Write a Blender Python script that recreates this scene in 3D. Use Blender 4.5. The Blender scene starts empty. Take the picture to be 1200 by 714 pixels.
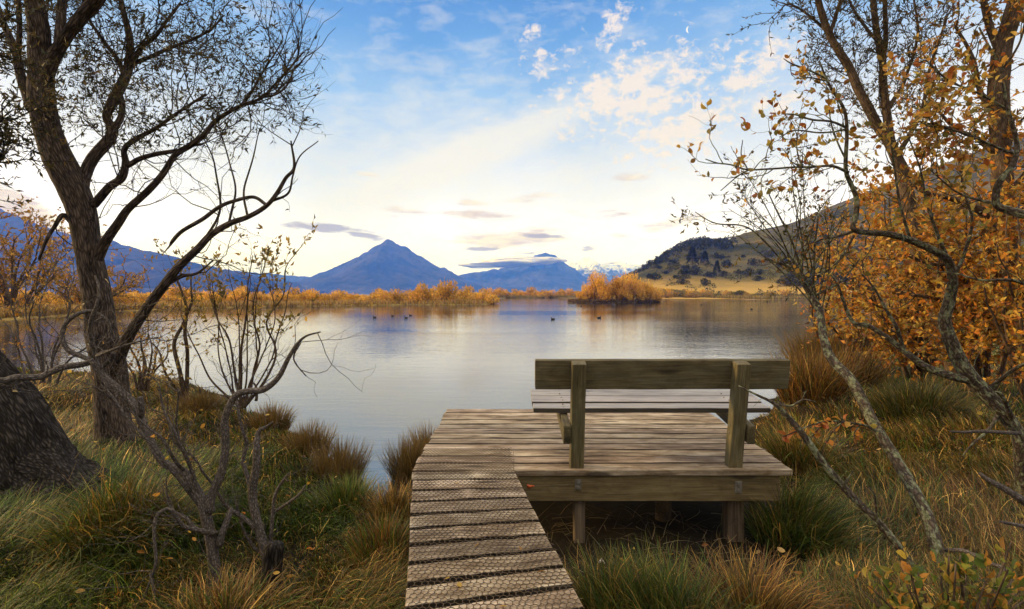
import bpy, math
import numpy as np
from mathutils import Vector

rng = np.random.default_rng(11)
scene = bpy.context.scene
COL = scene.collection

# ------------------------------------------------------------------ camera geometry
F, CX, CY, YH, H = 666.0, 600.0, 357.0, 345.0, 1.19      # photo pixels; eye height above the deck (deck top = z 0)
PITCH = math.atan((CY - YH) / F)
_c, _s = math.cos(PITCH), math.sin(PITCH)
WATER = -0.58


def ray(px, py):
    u, v = (px - CX) / F, (CY - py) / F
    return np.array((u, _c + v * _s, -_s + v * _c))


def P(px, py, d):
    r = ray(px, py)
    k = d / r[1]
    return np.array((r[0] * k, d, H + r[2] * k))


def PZ(px, py, z):
    r = ray(px, py)
    k = (z - H) / r[2]
    return np.array((r[0] * k, r[1] * k, z))


def lin(r, g, b):
    f = lambda c: (c / 255 / 12.92) if c <= 10 else ((c / 255 + 0.055) / 1.055) ** 2.4
    return (f(r), f(g), f(b))


# ------------------------------------------------------------------ value noise
_T2 = np.random.default_rng(3).random((256, 256))
_T3 = np.random.default_rng(4).random((64, 64, 64))


def n2(x, y):
    xi, yi = np.floor(x).astype(int), np.floor(y).astype(int)
    fx, fy = x - xi, y - yi
    fx, fy = fx * fx * (3 - 2 * fx), fy * fy * (3 - 2 * fy)
    g = lambda a, b: _T2[a & 255, b & 255]
    return ((g(xi, yi) * (1 - fx) + g(xi + 1, yi) * fx) * (1 - fy) + (g(xi, yi + 1) * (1 - fx) + g(xi + 1, yi + 1) * fx) * fy)


def fbm2(x, y, o=4, gain=0.5):
    a, s, t = 1.0, 0.0, 0.0
    for k in range(o):
        s = s + a * n2(x * 2 ** k + 17.3 * k, y * 2 ** k + 5.1 * k)
        t += a
        a *= gain
    return s / t


def n3(p):
    i = np.floor(p).astype(int)
    f = p - i
    f = f * f * (3 - 2 * f)
    out = 0
    for a in (0, 1):
        for b in (0, 1):
            for c in (0, 1):
                w = (f[..., 0] if a else 1 - f[..., 0]) * (f[..., 1] if b else 1 - f[..., 1]) * (f[..., 2] if c else 1 - f[..., 2])
                out = out + w * _T3[(i[..., 0] + a) & 63, (i[..., 1] + b) & 63, (i[..., 2] + c) & 63]
    return out


def nrm(v):
    return v / np.maximum(np.linalg.norm(v, axis=-1, keepdims=True), 1e-9)


def sstep(a, b, x):
    t = np.clip((x - a) / (b - a), 0, 1)
    return t * t * (3 - 2 * t)


# ------------------------------------------------------------------ mesh building
class MB:
    """collects vertices, polygons (grouped by size), and the attributes tc (vector) and col (colour)"""

    def __init__(s):
        s.v, s.f, s.tc, s.col, s.n, s.mi = [], [], [], [], 0, []

    def add(s, v, faces, tc=None, col=None, mi=0):
        v = np.asarray(v, float).reshape(-1, 3)
        s.v.append(v)
        for f in (faces if isinstance(faces, list) else [faces]):
            f = np.asarray(f, int)
            if f.size:
                s.f.append(f + s.n)
                s.mi.append(np.full(len(f), mi, np.int32))
        s.tc.append(v.copy() if tc is None else np.asarray(tc, float).reshape(-1, 3))
        c = np.ones((len(v), 3)) * 0.5 if col is None else np.broadcast_to(np.asarray(col, float), (len(v), 3))
        s.col.append(c)
        s.n += len(v)

    def build(s, name, mats, parent=None, base=(0, 0, 0), smooth=True):
        V = np.concatenate(s.v) - np.asarray(base, float)
        me = bpy.data.meshes.new(name)
        me.vertices.add(len(V))
        me.vertices.foreach_set('co', V.astype(np.float32).ravel())
        loops = np.concatenate([f.ravel() for f in s.f]).astype(np.int32)
        tot = np.concatenate([np.full(len(f), f.shape[1], np.int32) for f in s.f])
        st = np.concatenate([[0], np.cumsum(tot)[:-1]]).astype(np.int32)
        me.loops.add(len(loops))
        me.loops.foreach_set('vertex_index', loops)
        me.polygons.add(len(tot))
        me.polygons.foreach_set('loop_start', st)
        me.polygons.foreach_set('loop_total', tot)
        me.polygons.foreach_set('material_index', np.concatenate(s.mi))
        me.polygons.foreach_set('use_smooth', np.full(len(tot), smooth, bool))
        a = me.attributes.new('tc', 'FLOAT_VECTOR', 'POINT')
        a.data.foreach_set('vector', np.concatenate(s.tc).astype(np.float32).ravel())
        c = me.attributes.new('col', 'FLOAT_COLOR', 'POINT')
        cc = np.concatenate(s.col)
        c.data.foreach_set('color', np.hstack([cc, np.ones((len(cc), 1))]).astype(np.float32).ravel())
        me.update(calc_edges=True)
        me.validate()
        for m in (mats if isinstance(mats, (list, tuple)) else [mats]):
            me.materials.append(m)
        o = bpy.data.objects.new(name, me)
        COL.objects.link(o)
        if parent is not None:
            o.parent = parent
        else:
            o.location = base
        return o


def empty(name, loc):
    o = bpy.data.objects.new(name, None)
    o.empty_display_size = 0.2
    o.location = loc
    COL.objects.link(o)
    return o


def tag(o, label=None, cat=None, group=None, kind=None):
    for k, v in (('label', label), ('category', cat), ('group', group), ('kind', kind)):
        if v:
            o[k] = v
    return o


BOXF = np.array([(0, 3, 2, 1), (4, 5, 6, 7), (0, 1, 5, 4), (1, 2, 6, 5), (2, 3, 7, 6), (3, 0, 4, 7)])


def board(mb, a, b, across, w, t, seed=None, bev=0.004, nseg=1, wob=0.0, col=None, dirt_or_shade=1.0, skew=0.0):
    """timber from a to b (axis), width w along `across`, thickness t; bevelled; a, b are the centre line"""
    a, b = np.asarray(a, float), np.asarray(b, float)
    L = np.linalg.norm(b - a)
    ax = (b - a) / L
    ac = np.asarray(across, float)
    ac = nrm(ac - ax * (ac @ ax))
    up = np.cross(ax, ac)
    o = rng.random(3) * 50 if seed is None else np.asarray(seed)
    hw, ht = w / 2, t / 2
    prof = np.array([(-hw + bev, -ht), (hw - bev, -ht), (hw, -ht + bev), (hw, ht - bev), (hw - bev, ht), (-hw + bev, ht), (-hw, ht - bev), (-hw, -ht + bev)])
    ts = np.concatenate([[0, bev * .9], np.linspace(0, L, nseg + 1)[1:-1], [L - bev * .9, L]])
    V, TC = [], []
    for i, x in enumerate(ts):
        k = 1 - (bev * .9 / min(hw, ht)) * (i in (0, len(ts) - 1))
        q = prof * k
        j = rng.normal(0, wob, 2) if wob and 0 < i < len(ts) - 1 else np.zeros(2)
        V.append(a + ax * x + ax * q[:, :1] * skew + q[:, :1] * ac + q[:, 1:] * up + j[0] * ac + j[1] * up)
        TC.append(np.column_stack([np.full(8, x), q]) + o)
    n = len(ts)
    fs = []
    for i in range(n - 1):
        for j in range(8):
            fs.append((i * 8 + j, i * 8 + (j + 1) % 8, i * 8 + 8 + (j + 1) % 8, i * 8 + 8 + j))
    caps = np.array([[7 - k for k in range(8)], [(n - 1) * 8 + k for k in range(8)]])
    if dirt_or_shade != 1.0:                                          # shade between boards painted into their side colour
        k = np.array([.8, .8, dirt_or_shade, dirt_or_shade, 1, 1, dirt_or_shade, dirt_or_shade])
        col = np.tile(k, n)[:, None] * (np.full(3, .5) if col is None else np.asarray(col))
    mb.add(np.concatenate(V), [np.array(fs), caps], np.concatenate(TC), col)


def resample(pts, step):
    """Catmull-Rom through pts (n x k), about `step` apart in the first three columns"""
    p = np.asarray(pts, float)
    q = np.vstack([2 * p[0] - p[1], p, 2 * p[-1] - p[-2]])
    out = []
    for i in range(1, len(q) - 2):
        n = max(1, int(math.ceil(np.linalg.norm(q[i + 1, :3] - q[i, :3]) / step)))
        t = (np.arange(n) / n)[:, None]
        a, b, c, d = q[i - 1], q[i], q[i + 1], q[i + 2]
        out.append(0.5 * (2 * b + (c - a) * t + (2 * a - 5 * b + 4 * c - d) * t ** 2 + (3 * b - a - 3 * c + d) * t ** 3))
    out.append(p[-1:])
    return np.concatenate(out)


def tubes(mb, paths, radii, sides, col=None, rough=0.0, rfreq=(9, 9, 2.2), cap=True, ridge=0.0, rsc=13.0):
    """paths M x K x 3, radii M x K: closed tapering tubes"""
    paths, radii = np.asarray(paths, float), np.asarray(radii, float)
    if paths.ndim == 2:
        paths, radii = paths[None], radii[None]
    M, K, _ = paths.shape
    t = nrm(np.gradient(paths, axis=1))
    mean = nrm(paths[:, -1] - paths[:, 0])
    ref = np.zeros((M, 3))
    ref[np.arange(M), np.argmin(np.abs(mean), axis=1)] = 1
    # parallel transport
    n = np.zeros_like(paths)
    cur = nrm(np.cross(t[:, 0], ref))
    for k in range(K):
        cur = nrm(cur - t[:, k] * np.sum(cur * t[:, k], -1, keepdims=True))
        n[:, k] = cur
    b = np.cross(t, n)
    ang = np.arange(sides) * 2 * np.pi / sides
    ca, sa = np.cos(ang), np.sin(ang)
    ln = np.concatenate([np.zeros((M, 1)), np.cumsum(np.linalg.norm(np.diff(paths, axis=1), axis=-1), axis=1)], axis=1)
    off = rng.random((M, 1, 1, 3)) * 40
    tc = np.stack([ca * radii[..., None], sa * radii[..., None], np.broadcast_to(ln[..., None], (M, K, sides))], -1) + off
    rr = np.broadcast_to(radii[..., None], (M, K, sides))
    if rough:
        f = np.array(rfreq) * 1.0
        d = (n3(tc * f) - .5) * 1.2 + (n3(tc * f * 2.3 + 9) - .5) * .8 + (n3(tc * np.array((2.5, 2.5, 1.2)) + 3) - .5) * 1.6
        rr = rr * (1 + rough * d)
    if np.any(ridge):                                                # furrowed bark: long wandering ridges
        w = tc + (n3(tc * 4)[..., None] - .5) * .10
        a1 = 1 - np.abs(2 * n3(w * np.array((rsc, rsc, rsc * .2))) - 1)
        a2 = 1 - np.abs(2 * n3(w * np.array((rsc, rsc, rsc * .26)) * 2.1 + 5) - 1)
        rr = rr + ridge * (a1 * .65 + a2 * .35 - .55)
    V = paths[:, :, None] + (ca[None, None, :, None] * n[:, :, None] + sa[None, None, :, None] * b[:, :, None]) * rr[..., None]
    i = np.arange(M)[:, None, None] * K * sides + np.arange(K - 1)[None, :, None] * sides
    j = np.arange(sides)
    j2 = (j + 1) % sides
    q = np.stack(np.broadcast_arrays(i + j, i + j2, i + sides + j2, i + sides + j), -1).reshape(-1, 4)
    fs = [q]
    if cap:
        e = (np.arange(M) * K * sides)[:, None]
        fs.append(e + np.arange(sides)[::-1][None])
        fs.append(e + (K - 1) * sides + np.arange(sides)[None])
    mb.add(V.reshape(-1, 3), fs, tc.reshape(-1, 3), col)


def grow(starts, dirs, L, r0, K=7, wander=.35, up=.1, rtip=.35, upv=(0, 0, 1)):
    M = len(starts)
    p = np.array(starts, float)
    d = nrm(np.array(dirs, float))
    step = (np.asarray(L) / (K - 1))[:, None]
    out = [p.copy()]
    for k in range(K - 1):
        d = nrm(d + rng.normal(0, wander, (M, 3)) + up * np.asarray(upv))
        p = p + d * step
        out.append(p.copy())
    paths = np.stack(out, 1)
    radii = np.asarray(r0)[:, None] * np.linspace(1, rtip, K)[None]
    return paths, radii


def spawn(paths, radii, n, tmin=.2, tmax=1.0, spread=.8):
    """n children over all paths: start points, directions, parent radius"""
    M, K, _ = paths.shape
    ln = np.linalg.norm(np.diff(paths, axis=1), axis=-1).sum(1)
    m = rng.choice(M, n, p=ln / ln.sum())
    t = rng.uniform(tmin, tmax, n) * (K - 1)
    i = np.minimum(t.astype(int), K - 2)
    f = (t - i)[:, None]
    s = paths[m, i] * (1 - f) + paths[m, i + 1] * f
    d = nrm(paths[m, i + 1] - paths[m, i])
    d = nrm(d + rng.normal(0, spread, (n, 3)))
    r = radii[m, i] * (1 - f[:, 0]) + radii[m, i + 1] * f[:, 0]
    return s, d, r


LEAF_LANCE = np.array([(0, 0, 0), (.35, .5, .12), (1, 0, -.06), (.35, -.5, .12), (.4, 0, 0)])
LEAF_LANCE_F = np.array([(0, 4, 1), (4, 2, 1), (0, 3, 4), (3, 2, 4)])
LEAF_OVAL = np.array([(0, 0, 0), (.22, .38, .10), (.55, .5, .14), (.85, .3, .06), (1.0, 0, -.10), (.85, -.3, .06), (.55, -.5, .14), (.22, -.38, .10), (.25, 0, .02), (.6, 0, .03)])
LEAF_OVAL_F = [np.array([(0, 8, 1), (9, 4, 3), (0, 7, 8), (9, 5, 4)]), np.array([(8, 9, 2, 1), (7, 6, 9, 8)]), np.array([(9, 3, 2), (6, 5, 9)])]


def leaves(mb, pos, dirs, size, width=.3, cols=None, shape='lance', curl=.0):
    """one leaf at each pos along dirs; size per leaf"""
    pos = np.asarray(pos)
    n = len(pos)
    if not n:
        return
    x = nrm(np.asarray(dirs))
    y = nrm(np.cross(x, rng.normal(0, 1, (n, 3))))
    z = np.cross(x, y)
    T, FS = (LEAF_LANCE, [LEAF_LANCE_F]) if shape == 'lance' else (LEAF_OVAL, LEAF_OVAL_F)
    sz = np.broadcast_to(np.asarray(size, float), (n,))[:, None, None]
    wv = width * rng.uniform(.75, 1.25, (n, 1, 1))
    V = pos[:, None] + sz * (T[None, :, :1] * x[:, None] + wv * T[None, :, 1:2] * y[:, None] + T[None, :, 2:] * z[:, None] * rng.uniform(.3, 1.4 + curl, (n, 1, 1)))
    k = len(T)
    fs = [(f[None] + (np.arange(n) * k)[:, None, None]).reshape(-1, f.shape[1]) for f in FS]
    c = None if cols is None else np.repeat(cols, k, axis=0)
    tc = np.tile(T, (n, 1)) + np.repeat(rng.random((n, 1)) * 30, k, axis=0) * np.array((0, 0, 1))
    mb.add(V.reshape(-1, 3), fs, tc, c)


def palette(n, cols, jit=.18):
    c = np.asarray(cols, float)[rng.integers(0, len(cols), n)]
    return np.clip(c * rng.uniform(1 - jit, 1 + jit, (n, 1)) * rng.uniform(1 - jit / 3, 1 + jit / 3, (n, 3)), 0.004, 1)
# ------------------------------------------------------------------ node helpers and materials
class G:
    """thin wrapper to write node graphs as expressions"""

    def __init__(s, tree):
        s.t = tree

    def node(s, typ, **kw):
        n = s.t.nodes.new(typ)
        for k, v in kw.items():
            setattr(n, k, v)
        return n

    def put(s, sock, v):
        if hasattr(v, 'is_output') or isinstance(v, bpy.types.NodeSocket):
            s.t.links.new(v, sock)
        elif v is not None:
            if isinstance(v, (tuple, list)) and len(v) == 3 and sock.type == 'RGBA':
                v = (*v, 1)
            sock.default_value = v

    def m(s, op, a, b=None, c=None, clamp=False):
        n = s.node('ShaderNodeMath', operation=op, use_clamp=clamp)
        for i, v in enumerate((a, b, c)):
            if v is not None:
                s.put(n.inputs[i], v)
        return n.outputs[0]

    def vm(s, op, a, b=None, scale=None):
        n = s.node('ShaderNodeVectorMath', operation=op)
        s.put(n.inputs[0], a)
        if b is not None:
            s.put(n.inputs[1], b)
        if scale is not None:
            s.put(n.inputs['Scale'], scale)
        return n.outputs['Value'] if op in ('LENGTH', 'DOT_PRODUCT', 'DISTANCE') else n.outputs[0]

    def mix(s, f, a, b, blend='MIX'):
        n = s.node('ShaderNodeMix', data_type='RGBA', blend_type=blend)
        s.put(n.inputs[0], f)
        s.put(n.inputs[6], a)
        s.put(n.inputs[7], b)
        return n.outputs[2]

    def noise(s, vec, scale, detail=4, rough=.5, dist=0.0, lac=2.0):
        n = s.node('ShaderNodeTexNoise')
        s.put(n.inputs['Vector'], vec)
        for k, v in (('Scale', scale), ('Detail', detail), ('Roughness', rough), ('Distortion', dist), ('Lacunarity', lac)):
            s.put(n.inputs[k], v)
        return n.outputs['Fac']

    def voro(s, vec, scale, feature='F1', out='Distance', rnd=1.0):
        n = s.node('ShaderNodeTexVoronoi', feature=feature)
        s.put(n.inputs['Vector'], vec)
        s.put(n.inputs['Scale'], scale)
        s.put(n.inputs['Randomness'], rnd)
        return n.outputs[out]

    def attr(s, name, out):
        n = s.node('ShaderNodeAttribute', attribute_name=name)
        return n.outputs[out]

    def ramp(s, f, stops, interp='LINEAR'):
        n = s.node('ShaderNodeValToRGB')
        n.color_ramp.interpolation = interp
        e = n.color_ramp.elements
        while len(e) < len(stops):
            e.new(.5)
        for k, (p, c) in enumerate(stops):
            e[k].position = p
            e[k].color = (*c, 1) if len(c) == 3 else c
        s.put(n.inputs[0], f)
        return n.outputs[0]

    def rng(s, v, a, b, c=0.0, d=1.0):
        n = s.node('ShaderNodeMapRange')
        n.clamp = True
        for i, x in enumerate((v, a, b, c, d)):
            s.put(n.inputs[i], x)
        return n.outputs[0]

    def scale(s, vec, xyz):
        return s.vm('MULTIPLY', vec, xyz)

    def bump(s, h, strength=.5, dist=.01, normal=None):
        n = s.node('ShaderNodeBump')
        s.put(n.inputs['Height'], h)
        n.inputs['Strength'].default_value = strength
        n.inputs['Distance'].default_value = dist
        if normal is not None:
            s.put(n.inputs['Normal'], normal)
        return n.outputs[0]


def material(name):
    m = bpy.data.materials.new(name)
    m.use_nodes = True
    m.node_tree.nodes.clear()
    g = G(m.node_tree)
    out = g.node('ShaderNodeOutputMaterial')
    return m, g, out


def principled(g, out, col, rough=.7, normal=None, spec=.3, **kw):
    n = g.node('ShaderNodeBsdfPrincipled')
    g.put(n.inputs['Base Color'], col)
    g.put(n.inputs['Roughness'], rough)
    g.put(n.inputs['Specular IOR Level'], spec)
    if normal is not None:
        g.put(n.inputs['Normal'], normal)
    for k, v in kw.items():
        g.put(n.inputs[k], v)
    g.t.links.new(n.outputs[0], out.inputs['Surface'])
    return n


def wood_mat(name, c_dark, c_mid, c_light, rough=.75, bump=.5, patch=.5, green=None, spec=.25, dirt_or_shade=0.0):
    m, g, out = material(name)
    tc = g.attr('tc', 'Vector')
    grain = g.noise(g.scale(tc, (3.0, 75, 75)), 1.0, 6, .66, .5)
    fine = g.noise(g.scale(tc, (7, 260, 260)), 1.0, 3, .6)
    blot = g.noise(g.scale(tc, (1.6, 7, 7)), 1.0, 5, .6)
    ring = g.m('SINE', g.m('MULTIPLY', g.noise(g.scale(tc, (.55, 6, 6)), 1.0, 2, .5), 95.0))
    f = g.m('ADD', g.m('MULTIPLY', grain, .72), g.m('MULTIPLY', fine, .3))
    f = g.m('ADD', f, g.m('MULTIPLY', ring, .035))
    f = g.m('ADD', f, g.m('MULTIPLY', g.m('SUBTRACT', blot, .5), patch))
    col = g.ramp(f, [(.26, c_dark), (.50, c_mid), (.74, c_light)])
    # knots
    kn = g.voro(g.scale(tc, (1.1, 4.2, 4.2)), 1.35, rnd=1.0)
    k = g.rng(kn, .10, .17, 1.0, 0.0)
    col = g.mix(g.m('MULTIPLY', k, .8), col, tuple(x * .45 for x in c_dark))
    if green:
        gm = g.rng(g.noise(g.scale(tc, (2.5, 9, 9)), 1.0, 5, .6), .45, .68)
        col = g.mix(g.m('MULTIPLY', gm, .6), col, green)
    if dirt_or_shade:
        dn = g.rng(g.noise(g.scale(tc, (5, 9, 9)), 1.0, 5, .68, .6), .42, .68)
        col = g.mix(g.m('MULTIPLY', dn, dirt_or_shade), col, g.mix(1.0, col, (.42, .34, .25), 'MULTIPLY'))
    # each board its own tone
    ob = g.attr('col', 'Color')
    col = g.mix(1.0, col, g.mix(1.0, ob, (2, 2, 2), 'MULTIPLY'), 'MULTIPLY')
    h = g.m('ADD', grain, g.m('MULTIPLY', fine, .6))
    principled(g, out, col, g.rng(grain, .3, .7, rough + .08, rough - .1), g.bump(h, bump, .006), spec)
    return m


def bark_mat(name, c1, c2, c3, sc=1.0, lichen=0.0, bump=.8, stretch=.22):
    m, g, out = material(name)
    tc = g.attr('tc', 'Vector')
    v = g.scale(tc, (38 * sc, 38 * sc, 38 * sc * stretch))
    w = g.noise(v, .55, 5, .6, .8)
    wv = g.node('ShaderNodeTexNoise')
    g.put(wv.inputs['Vector'], v)
    wv.inputs['Scale'].default_value = .6
    rid = g.voro(g.vm('ADD', v, wv.outputs['Color']), .8, 'DISTANCE_TO_EDGE')
    r = g.rng(rid, .0, .35)
    f = g.m('ADD', g.m('MULTIPLY', r, .45), g.m('MULTIPLY', w, .65))
    big = g.noise(g.scale(tc, (7, 7, 3)), 1.0, 4, .6)
    f = g.m('ADD', f, g.m('MULTIPLY', g.m('SUBTRACT', big, .5), .55))
    col = g.ramp(f, [(.22, c1), (.5, c2), (.85, c3)])
    if lichen:
        l = g.noise(g.scale(tc, (30, 30, 16)), 1.0, 5, .65, .4)
        lm = g.rng(l, .60 - lichen * .2, .66 - lichen * .2)
        lc = g.ramp(g.noise(tc, 55, 3), [(.35, lin(84, 90, 62)), (.65, lin(140, 142, 116))])
        col = g.mix(g.m('MULTIPLY', lm, .85), col, lc)
    principled(g, out, col, .9, g.bump(f, bump, .012), .15)
    return m


def leaf_mat(name, trans=.45, rough=.55):
    m, g, out = material(name)
    col = g.attr('col', 'Color')
    tc = g.attr('tc', 'Vector')
    sp = g.rng(g.noise(tc, 5.0, 3, .6), .52, .7)
    col2 = g.mix(g.m('MULTIPLY', sp, .5), col, g.mix(1.0, col, (.45, .32, .25), 'MULTIPLY'))
    d = g.node('ShaderNodeBsdfPrincipled')
    g.put(d.inputs['Base Color'], col2)
    d.inputs['Roughness'].default_value = rough
    d.inputs['Specular IOR Level'].default_value = .3
    t = g.node('ShaderNodeBsdfTranslucent')
    g.put(t.inputs[0], col2)
    mx = g.node('ShaderNodeMixShader')
    mx.inputs[0].default_value = trans
    g.t.links.new(d.outputs[0], mx.inputs[1])
    g.t.links.new(t.outputs[0], mx.inputs[2])
    g.t.links.new(mx.outputs[0], out.inputs['Surface'])
    return m


M = {}
M['deck'] = wood_mat('weathered decking', (.070, .047, .029), (.29, .22, .15), (.54, .45, .345), .78, .7, .9, dirt_or_shade=.9)
M['bench'] = wood_mat('treated bench timber', (.045, .035, .016), (.11, .088, .042), (.21, .17, .095), .7, .5, .75, green=(.115, .112, .070), dirt_or_shade=.6)
M['seat'] = wood_mat('silvered seat timber', (.10, .08, .06), (.26, .225, .18), (.44, .40, .34), .36, .25, .6, spec=.8)
M['beam'] = wood_mat('stained beam timber', (.062, .045, .020), (.135, .10, .045), (.20, .155, .08), .75, .5, .7, dirt_or_shade=.6)
M['pile'] = wood_mat('damp pile timber', (.03, .021, .014), (.09, .064, .042), (.17, .125, .085), .85, .6, .6)
M['bark_dark'] = bark_mat('dark willow bark', (.008, .006, .005), (.055, .040, .031), (.15, .11, .085), 1.7, stretch=.16)
M['bark_lean'] = bark_mat('deeply ridged bark', (.004, .003, .0025), (.020, .016, .013), (.075, .062, .053), 1.7, bump=1.0, stretch=.2)
M['bark_grey'] = bark_mat('smooth grey bark', (.025, .021, .019), (.075, .062, .054), (.17, .145, .13), 3.6, bump=.4, stretch=.4)
M['bark_lichen'] = bark_mat('lichen spotted bark', (.02, .016, .012), (.06, .045, .033), (.13, .10, .075), 1.3, lichen=.45, bump=.6, stretch=.6)
M['bark_brown'] = bark_mat('brown twig bark', (.03, .02, .014), (.085, .058, .038), (.16, .115, .08), 1.4, bump=.4)
M['leaf'] = leaf_mat('leaf')
M['leaf_thick'] = leaf_mat('thick leaf', .5, .42)


def simple(name, col, rough=.6, metal=0.0, spec=.3, nscale=30, amt=.35):
    m, g, out = material(name)
    tc = g.attr('tc', 'Vector')
    n = g.noise(tc, nscale, 4, .6)
    c = g.mix(g.rng(n, .3, .7), tuple(x * (1 - amt) for x in col), tuple(min(1, x * (1 + amt)) for x in col))
    principled(g, out, c, rough, g.bump(n, .3, .003), spec, Metallic=metal)
    return m


M['wire'] = simple('rusty netting wire', (.07, .048, .03), .7, .2, .3)
M['steel'] = simple('weathered galvanised steel', (.17, .155, .13), .65, .5, .4)
M['paint'] = simple('orange marking paint', (.55, .12, .045), .6)
M['feather'] = simple('dark duck plumage', (.018, .016, .015), .6)
M['stone'] = simple('white litter', (.75, .73, .7), .5)


def grass_mat():
    m, g, out = material('grass blades')
    col = g.attr('col', 'Color')
    d = g.node('ShaderNodeBsdfPrincipled')
    g.put(d.inputs['Base Color'], col)
    d.inputs['Roughness'].default_value = .55
    d.inputs['Specular IOR Level'].default_value = .35
    t = g.node('ShaderNodeBsdfTranslucent')
    g.put(t.inputs[0], col)
    mx = g.node('ShaderNodeMixShader')
    mx.inputs[0].default_value = .3
    g.t.links.new(d.outputs[0], mx.inputs[1])
    g.t.links.new(t.outputs[0], mx.inputs[2])
    g.t.links.new(mx.outputs[0], out.inputs['Surface'])
    return m


M['grass'] = grass_mat()


def ground_mat():
    m, g, out = material('marsh ground')
    pos = g.node('ShaderNodeNewGeometry').outputs['Position']
    n1 = g.noise(pos, .9, 6, .6)
    n2_ = g.noise(pos, 14, 5, .65)
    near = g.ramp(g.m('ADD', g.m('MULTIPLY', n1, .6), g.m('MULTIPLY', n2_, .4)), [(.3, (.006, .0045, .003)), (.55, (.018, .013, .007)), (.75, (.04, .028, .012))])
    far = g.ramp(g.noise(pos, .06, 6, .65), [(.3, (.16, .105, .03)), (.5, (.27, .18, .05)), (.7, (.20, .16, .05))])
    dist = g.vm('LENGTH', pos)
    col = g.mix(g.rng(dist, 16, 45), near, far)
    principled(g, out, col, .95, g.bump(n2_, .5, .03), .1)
    return m


M['ground'] = ground_mat()


def water_mat():
    m, g, out = material('lake water')
    pos = g.node('ShaderNodeNewGeometry').outputs['Position']
    a = g.noise(g.scale(pos, (.55, 1.5, 1)), 2.2, 3, .55, .3)
    b = g.noise(g.scale(pos, (.30, 1.0, 1)), .55, 3, .5, .2)
    c = g.noise(g.scale(pos, (.8, 2.0, 1)), 7.0, 2, .5)
    calm = g.rng(g.noise(g.scale(pos, (.02, .10, 1)), 1.0, 3, .5), .38, .62, .35, 1.0)
    h = g.m('ADD', g.m('ADD', g.m('MULTIPLY', a, .0095), g.m('MULTIPLY', b, .010)), g.m('MULTIPLY', c, .0034))
    h = g.m('MULTIPLY', h, calm)
    n = g.node('ShaderNodeBump')
    n.inputs['Strength'].default_value = 1.0
    n.inputs['Distance'].default_value = WATER_BUMP
    g.put(n.inputs['Height'], h)
    p = principled(g, out, (.02, .025, .028), .045, n.outputs[0], .5)
    p.inputs['IOR'].default_value = 3.3
    return m


WATER_BUMP = 1.0
M['water'] = water_mat()


def mountain_mat(name, rock, grass, snow=None):
    m, g, out = material(name)
    geo = g.node('ShaderNodeNewGeometry')
    pos = geo.outputs['Position']
    n = g.noise(pos, .004, 7, .65)
    n2_ = g.noise(g.scale(pos, (1, 1, .25)), .016, 5, .6, .5)
    col = g.mix(g.rng(g.m('ADD', g.m('MULTIPLY', n, .6), g.m('MULTIPLY', n2_, .4)), .42, .58), grass, rock)
    if snow:
        z = g.node('ShaderNodeSeparateXYZ')
        g.put(z.inputs[0], pos)
        s = g.m('ADD', z.outputs[2], g.m('MULTIPLY', g.m('SUBTRACT', n2_, .5), 450))
        col = g.mix(g.rng(s, snow - 40, snow + 60), col, (.75, .78, .82))
    principled(g, out, col, .95, g.bump(n2_, .8, 30), .05)
    return m


M['mountain'] = mountain_mat('wooded mountainside', (.060, .052, .046), (.006, .008, .008))
M['snow_mountain'] = mountain_mat('snow capped mountain', (.07, .065, .06), (.03, .035, .03), 285)


def hill_mat():
    m, g, out = material('tussock hillside')
    pos = g.node('ShaderNodeNewGeometry').outputs['Position']
    n = g.noise(pos, .022, 6, .6, .4)
    n2_ = g.noise(pos, .35, 5, .65)
    z = g.node('ShaderNodeSeparateXYZ')
    g.put(z.inputs[0], pos)
    f = g.m('ADD', g.m('MULTIPLY', n, .7), g.m('MULTIPLY', n2_, .3))
    up = g.ramp(f, [(.36, (.020, .024, .006)), (.46, (.055, .048, .010)), (.55, (.092, .076, .018)), (.68, (.18, .12, .032))])
    low = g.ramp(f, [(.30, (.09, .07, .02)), (.46, (.42, .26, .06)), (.7, (.34, .23, .06))])
    zz = g.m('ADD', z.outputs[2], g.m('MULTIPLY', g.m('SUBTRACT', n, .5), 12))
    col = g.mix(g.rng(zz, 3.0, 11.0), low, up)
    principled(g, out, col, .95, g.bump(n2_, .7, 1.0), .05)
    return m


M['hill'] = hill_mat()


def cloud_mat():
    m, g, out = material('low cloud bank')
    lw = g.node('ShaderNodeLayerWeight')
    lw.inputs['Blend'].default_value = .35
    pos = g.node('ShaderNodeNewGeometry').outputs['Position']
    n = g.noise(g.scale(pos, (.5, .5, 1.6)), .02, 5, .6)
    a = g.m('MULTIPLY', g.rng(lw.outputs['Facing'], .35, 1.0, 1.0, 0.0), g.rng(n, .25, .5, .6, 1.0))
    principled(g, out, (.85, .84, .84), 1.0, None, 0.0, Alpha=a)
    return m


M['cloud'] = cloud_mat()
# ------------------------------------------------------------------ camera, sun, sky
cam = bpy.data.cameras.new('camera')
cam.sensor_width = 36
cam.lens = F / 1200 * 36
cam.clip_start, cam.clip_end = .05, 40000
co = bpy.data.objects.new('camera', cam)
co.location = (0, 0, H)
co.rotation_euler = (math.pi / 2 - PITCH, 0, 0)
COL.objects.link(co)
scene.camera = co

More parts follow.
